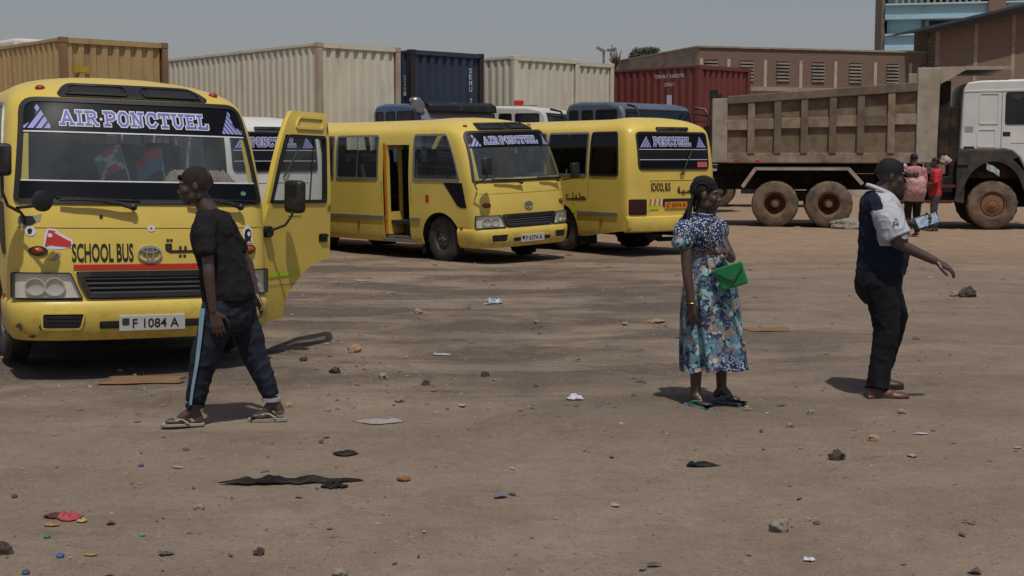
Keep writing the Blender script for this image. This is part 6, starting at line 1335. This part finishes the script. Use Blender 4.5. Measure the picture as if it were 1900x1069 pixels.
# ---------------------------------------------------------------- stones, grit and litter
def gz(x, y): return float(gheight(np.array([x]), np.array([y]))[0])
STONEC = [(0, (.08, .068, .056)), (.3, (.15, .122, .098)), (.6, (.23, .19, .155)), (.85, (.29, .25, .21)), (.95, (.42, .38, .34)), (1, (.10, .09, .085))]
def island_mat(name, stops, rough=.9, interp='LINEAR'):
    m = newmat(name); t = NT(m); g = t.n('NewGeometry'); c = t.ramp(g.outputs['Random Per Island'], stops, interp); c = t.mix(.3, c, t.ramp(t.noise(60, 4, .7), [(.3, (.08, .07, .06)), (.7, (.34, .29, .24))])); t.bsdf(c, rough, 0, .2); return m
ICO = None
def pebbles(name, spots, m, label):
    """many small angular stones joined into one mass"""
    bm = bmesh.new(); bmesh.ops.create_icosphere(bm, subdivisions=1, radius=1); iv = np.array([v.co[:] for v in bm.verts]); it = [tuple(v.index for v in f.verts) for f in bm.faces]; bm.free(); V = []; F = []; n = len(iv)
    it = np.array(it)
    for k, (x, y, r) in enumerate(spots):
        s = np.array([r*RNG.uniform(.7, 1.4), r*RNG.uniform(.6, 1.1), r*RNG.uniform(.35, .75)]); q = iv*s*(1+.35*(RNG.rand(n, 1)-.5)); a = RNG.rand()*6.28; c, d = math.cos(a), math.sin(a)
        V.append(np.stack([x+q[:, 0]*c-q[:, 1]*d, y+q[:, 0]*d+q[:, 1]*c, gz_arr[k]+q[:, 2]+s[2]*.35], 1)); F.append(it+k*n)
    V = np.concatenate(V); F = np.concatenate(F); me = bpy.data.meshes.new(name); me.from_pydata(V.tolist(), [], F.tolist()); me.materials.append(m); o = link(name, me); return tag(o, label, 'gravel', kind='stuff')
n1, n2, n3 = 6500, 3200, 3200
Y1 = 5.2+9.5*RNG.rand(n1)**1.1; X1 = (RNG.rand(n1)*2-1)*.42*Y1; R1 = .003+.0085*RNG.rand(n1)**4
Y2 = 8+16*RNG.rand(n2); X2 = (RNG.rand(n2)*2-1)*.42*Y2; R2 = .005+.014*RNG.rand(n2)**3.6
Y3 = 9+15*RNG.rand(n3)**1.3; X3 = -2+RNG.randn(n3)*3.2; R3 = .006+.020*RNG.rand(n3)**3.4
sp = np.stack([np.r_[X1, X2, X3], np.r_[Y1, Y2, Y3], np.r_[R1, R2, R3]], 1); sp = sp[(vnoise(sp[:, 0]*.9, sp[:, 1]*.9, 41)+.5*vnoise(sp[:, 0]*2.7, sp[:, 1]*2.7, 42)+.25) > RNG.rand(len(sp))*.75]; gz_arr = gheight(sp[:, 0], sp[:, 1]); pebbles('gravel', sp, island_mat('grit', STONEC), 'loose grit and small stones scattered over the yard')
# flat scraps: leaves, paper flecks, bits of plastic
n = 420; Y = 5.2+17*RNG.rand(n)**1.2; X = (RNG.rand(n)*2-1)*.42*Y; gzz = gheight(X, Y); V = []; F = []
for k in range(n):
    r = (.010+.032*RNG.rand()**2.6)*(1+.03*Y[k]); a = RNG.rand()*6.28; c, d = math.cos(a), math.sin(a); o = len(V); as_ = RNG.uniform(.25, .8)
    pts = [(math.cos(t)*r*RNG.uniform(.6, 1.2), math.sin(t)*r*as_*RNG.uniform(.6, 1.2), r*RNG.uniform(.02, .38)) for t in np.linspace(0, 5.3, 6)]
    for q in pts: V.append((X[k]+q[0]*c-q[1]*d, Y[k]+q[0]*d+q[1]*c, gzz[k]+.004+q[2]))
    V.append((X[k], Y[k], gzz[k]+.004+r*.2)); F += [(o+i, o+(i+1) % 6, o+6) for i in range(6)]
me = bpy.data.meshes.new('litter_scraps'); me.from_pydata(V, [], F)
me.materials.append(island_mat('scraps', [(0, (.035, .03, .028)), (.35, (.075, .055, .042)), (.58, (.13, .10, .075)), (.80, (.32, .29, .25)), (.935, (.52, .51, .49)), (.975, (.24, .07, .06)), (.99, (.08, .11, .22))], .8, 'CONSTANT')); tag(link('litter_scraps', me), 'small flecks of paper, leaves and plastic strewn over the yard', 'litter', kind='stuff')
# stones one can pick out
STN = mat('grey_stone', '857d72', .95, 0, .3, 20, .2, '5c534a', .4, 12, bump=.8, bscale=60); STB = mat('tan_stone', '9a7f68', .95, 0, .25, 20, .2, '6a5645', .4, 12, bump=.8, bscale=60); STD = mat('dark_stone', '4a423b', .95, 0, .3, 20, .2, '2f2a26', .4, 12, bump=.8, bscale=60)
for i, (px, py, r, m, lb) in enumerate([(1448, 978, 18, STN, 'largest grey stone lying in the right foreground'), (1553, 850, 13, STD, 'dark stone with a tail below the man in the cap'), (1620, 817, 9, STB, 'small reddish stone below the capped man shoes'), (1795, 551, 14, STD, 'dark stone at the right beyond the capped man'), (1770, 550, 8, STB, 'small tan stone beside the dark stone at right'),
    (658, 652, 11, STB, 'upright tan stone right of the bus door shadow'), (480, 1021, 10, STD, 'brown pebble at the bottom left of the yard'), (370, 941, 9, STN, 'pale stone near the black rag'), (1216, 597, 15, STB, 'flat tan stone left of the woman dress'), (743, 742, 8, STN, 'pale pebble in the middle foreground'), (1386, 760, 7, STN, 'white pebble by the woman green sandals'),
    (537, 752, 8, STB, 'brown pebble behind the walking man heel'), (630, 1056, 13, STN, 'stone at the bottom edge left of centre'), (8, 1022, 16, STD, 'dark clod at the left edge of the foreground'), (622, 690, 9, STD, 'dark red-brown pebble below the tan stone'), (790, 712, 7, STD, 'dark pebble in the centre of the yard'), (900, 694, 7, STD, 'small dark pebble right of centre'), (711, 700, 8, STN, 'pale pebble below the oil stains'), (776, 582, 7, STB, 'reddish pebble in front of the mid bus'), (995, 600, 6, STN, 'light pebble among the oil stains'), (1160, 603, 6, STN, 'light pebble left of the flat tan stone'), (1505, 765, 7, STN, 'grey pebble between woman and capped man'), (1672, 770, 7, STN, 'pale pebble in front of the capped man shoes'), (1500, 962, 6, STB, 'flat pebble right of the largest grey stone'), (563, 670, 7, STD, 'dark pebble just right of the door shadow')]):
    p = pix(px, py); k = p.y/FPX*r; lump('stone', (p.x, p.y, gz(p.x, p.y)), (k*1.05, k*.8, k*(.85 if i not in (8,) else .35)), m, i*3.7, lb, 'stone', 12, .55, .6, 'stones lying in the yard')
def sheet(name, px, py, w_, d_, hgt, m, seed, label, cat, rot=0, n=16, group=None, fold=3.0):
    """crumpled sheet with a ragged outline lying on the ground"""
    p = pix(px, py); b = MB(); P = []; o = Vector((seed*3.1, seed*1.7, 0)); V = []
    for j in range(n+1):
        row = []
        for i in range(n+1):
            u, v = i/n-.5, j/n-.5; rr = 1+.30*noise.noise(Vector((math.cos(math.atan2(v, u))*1.3, math.sin(math.atan2(v, u))*1.3, seed))); sq = 1 if 'board' in name else math.sqrt(max(.05, 1-2*v*v)); sv = 1 if 'board' in name else math.sqrt(max(.05, 1-2*u*u)); x, y = u*w_*rr*sq, v*d_*rr*sv*(1 if 'rag' not in name else .45+1.1*abs(noise.noise(Vector((u*3.2, seed, 4))))); q = Vector((u*fold, v*fold, 0)); edge = max(0, 1-2*max(abs(u), abs(v)))
            z = .008+hgt*(abs(noise.noise(q*.9+o))*1.1+.22*abs(noise.noise(q*2.2+o)))*(edge**.4); row.append((x*math.cos(rot)-y*math.sin(rot), x*math.sin(rot)+y*math.cos(rot), z))
        P.append(row)
    b.grid(P); ob = b.build(name, m, None, True, 60); ob.location = (p.x, p.y, gz(p.x, p.y)); sd = ob.modifiers.new('s', 'SOLIDIFY'); sd.thickness = .003; return tag(ob, label, cat, group)
RAG = mat('black_rag', '1f1e1d', .85, 0, .3, 12, .2, '4a443d', .4, 8, bump=.4); PAP = mat('white_paper', 'b9b9bd', .8, 0, .08); CARD = mat('cardboard', '7a6047', .9, 0, .2, 6, .2, '5a4836', .4)
sheet('black_rag', 535, 894, .72, .15, .06, RAG, 2, 'long torn black rag lying in the left foreground', 'rag', .05, 30, None, 5)
sheet('black_rag', 618, 903, .14, .10, .05, RAG, 9, 'small black rag end at the right tip of the long rag', 'rag', .3)
sheet('plastic_strip', 1303, 859, .20, .07, .04, RAG, 5, 'thin black strip lying below the woman', 'strip', -.1)
sheet('paper_scrap', 1066, 740, .12, .09, .06, PAP, 4, 'crumpled white paper in the middle of the yard', 'paper', -.3)
sheet('paper_scrap', 1502, 1036, .05, .04, .02, PAP, 14, 'small white scrap at the bottom right', 'paper')
sheet('paper_scrap', 1708, 808, .09, .03, .01, mat('pinkish_paper', 'b9a5ab', .8), 15, 'thin pinkish scrap right of the reddish stone', 'paper')
sheet('plastic_bag', 917, 561, .22, .20, .10, mat('pale_plastic', '8b9298', .4, 0, .15, 20), 6, 'pale clear plastic bag in front of the mid bus', 'bag')
sheet('flattened_sack', 705, 777, .30, .16, .03, mat('grey_woven_plastic', '8a8480', .8, 0, .25, 30), 7, 'flattened grey woven sack near the centre foreground', 'sack', .12)
sheet('cardboard_sheet', 265, 703, .62, .35, .02, CARD, 8, 'brown cardboard sheet at the edge of the near bus shadow', 'cardboard', .05, 12, None, 1)
sheet('cardboard_sheet', 1422, 614, .42, .30, .02, CARD, 11, 'flat brown cardboard right of the woman', 'cardboard', .1, 12, None, 1)
sheet('food_wrapper', 130, 962, .12, .11, .05, mat('red_wrapper', '9c3a42', .6, 0, .1), 10, 'red food wrapper in the left foreground', 'wrapper', .5)
sheet('food_wrapper', 152, 968, .05, .05, .02, mat('yellow_wrapper', 'a0954e', .6), 20, 'yellow corner of wrapper beside the red one', 'wrapper')
sheet('food_wrapper', 105, 958, .12, .08, .04, mat('brown_wrapper', '4a241c', .7), 21, 'dark brown wrapper left of the red one', 'wrapper')
sheet('food_wrapper', 95, 976, .08, .04, .02, mat('orange_wrapper', '94703f', .7), 22, 'orange scrap below the red wrapper', 'wrapper'); sheet('food_wrapper', 168, 1028, .06, .03, .01, mat('orange_wrapper', 'b0762a'), 23, 'orange scrap right of the blue bottle cap', 'wrapper')
sheet('dead_leaf', 748, 889, .07, .06, .05, mat('brown_leaf', '7a5228', .8), 24, 'curled brown leaf right of the black rag', 'leaf'); sheet('dark_ring', 640, 840, .14, .12, .02, RAG, 25, 'flat dark scrap in the centre left foreground', 'scrap')
sheet('paper_scrap', 820, 654, .16, .10, .02, mat('dirty_paper', '9a958c', .9), 26, 'dirty pale paper among the oil stains', 'paper'); sheet('paper_scrap', 672, 520, .22, .12, .02, mat('dirty_paper', '9a958c'), 27, 'dirty pale paper in front of the mid bus door', 'paper')
for px, py, r, c_, lb in ((112, 1031, 11, '38568c', 'blue bottle cap in the left foreground'), (27, 918, 8, '343d62', 'dark blue bottle cap at the left edge'), (262, 860, 7, '38466f', 'small blue bottle cap above the red wrapper'), (48, 1062, 11, '3a4769', 'blue bottle cap at the bottom left corner'), (88, 996, 9, '3f6f52', 'green bottle cap below the red wrapper'), (264, 992, 8, '527f66', 'green bottle cap right of the other caps')):
    p = pix(px, py); k = p.y/FPX*r*.66; b = MB(); b.lathe([(.001, k*.75), (k*.85, k*.75), (k, k*.6), (k, 0), (k*.85, 0), (k*.85, k*.55)], 16, 0, Matrix.Rotation(R(12), 4, 'X'), 'z'); o = b.build('bottle_cap', mat('cap_'+c_, c_, .5), None, True); o.location = (p.x, p.y, gz(p.x, p.y)+.004); tag(o, lb, 'bottle cap', 'bottle caps on the ground')
# dark lorry half hidden behind the tail of the dump truck
p = pix(1345, 384); root = empty('parked_trailer', (p.x, p.y+1.2, 0), (.98, -.19)); tag(root, 'dark trailer chassis seen under the tail of the dump truck', 'trailer')
for x in (-1.4, 0):
    for sg in (-1, 1): wheel(root, x, sg*.95, .52, .52, .3, .29, DTYRE, RIMM, sg, nuts=0)
    b = MB(); b.tube([(x, -.9, .52), (x, .9, .52)], .09, 8); b.build('axle', UND, root)
b = MB()
for sg in (-1, 1): b.box(-3.5, 4.5, sg*.45-.06, sg*.45+.06, .85, 1.2)
for x in (-3, -1.5, 0, 1.5, 3): b.box(x-.06, x+.06, -1.2, 1.2, 1.2, 1.3)
b.build('frame', UND, root); b = MB(); b.box(-3.5, 4.5, -1.22, 1.22, 1.3, 1.42); b.build('deck', UND, root)
b = MB(); b.box(.75, 1.4, -1.0, -.6, .45, .95); b.build('tool_box', UND, root, bevel=.02)
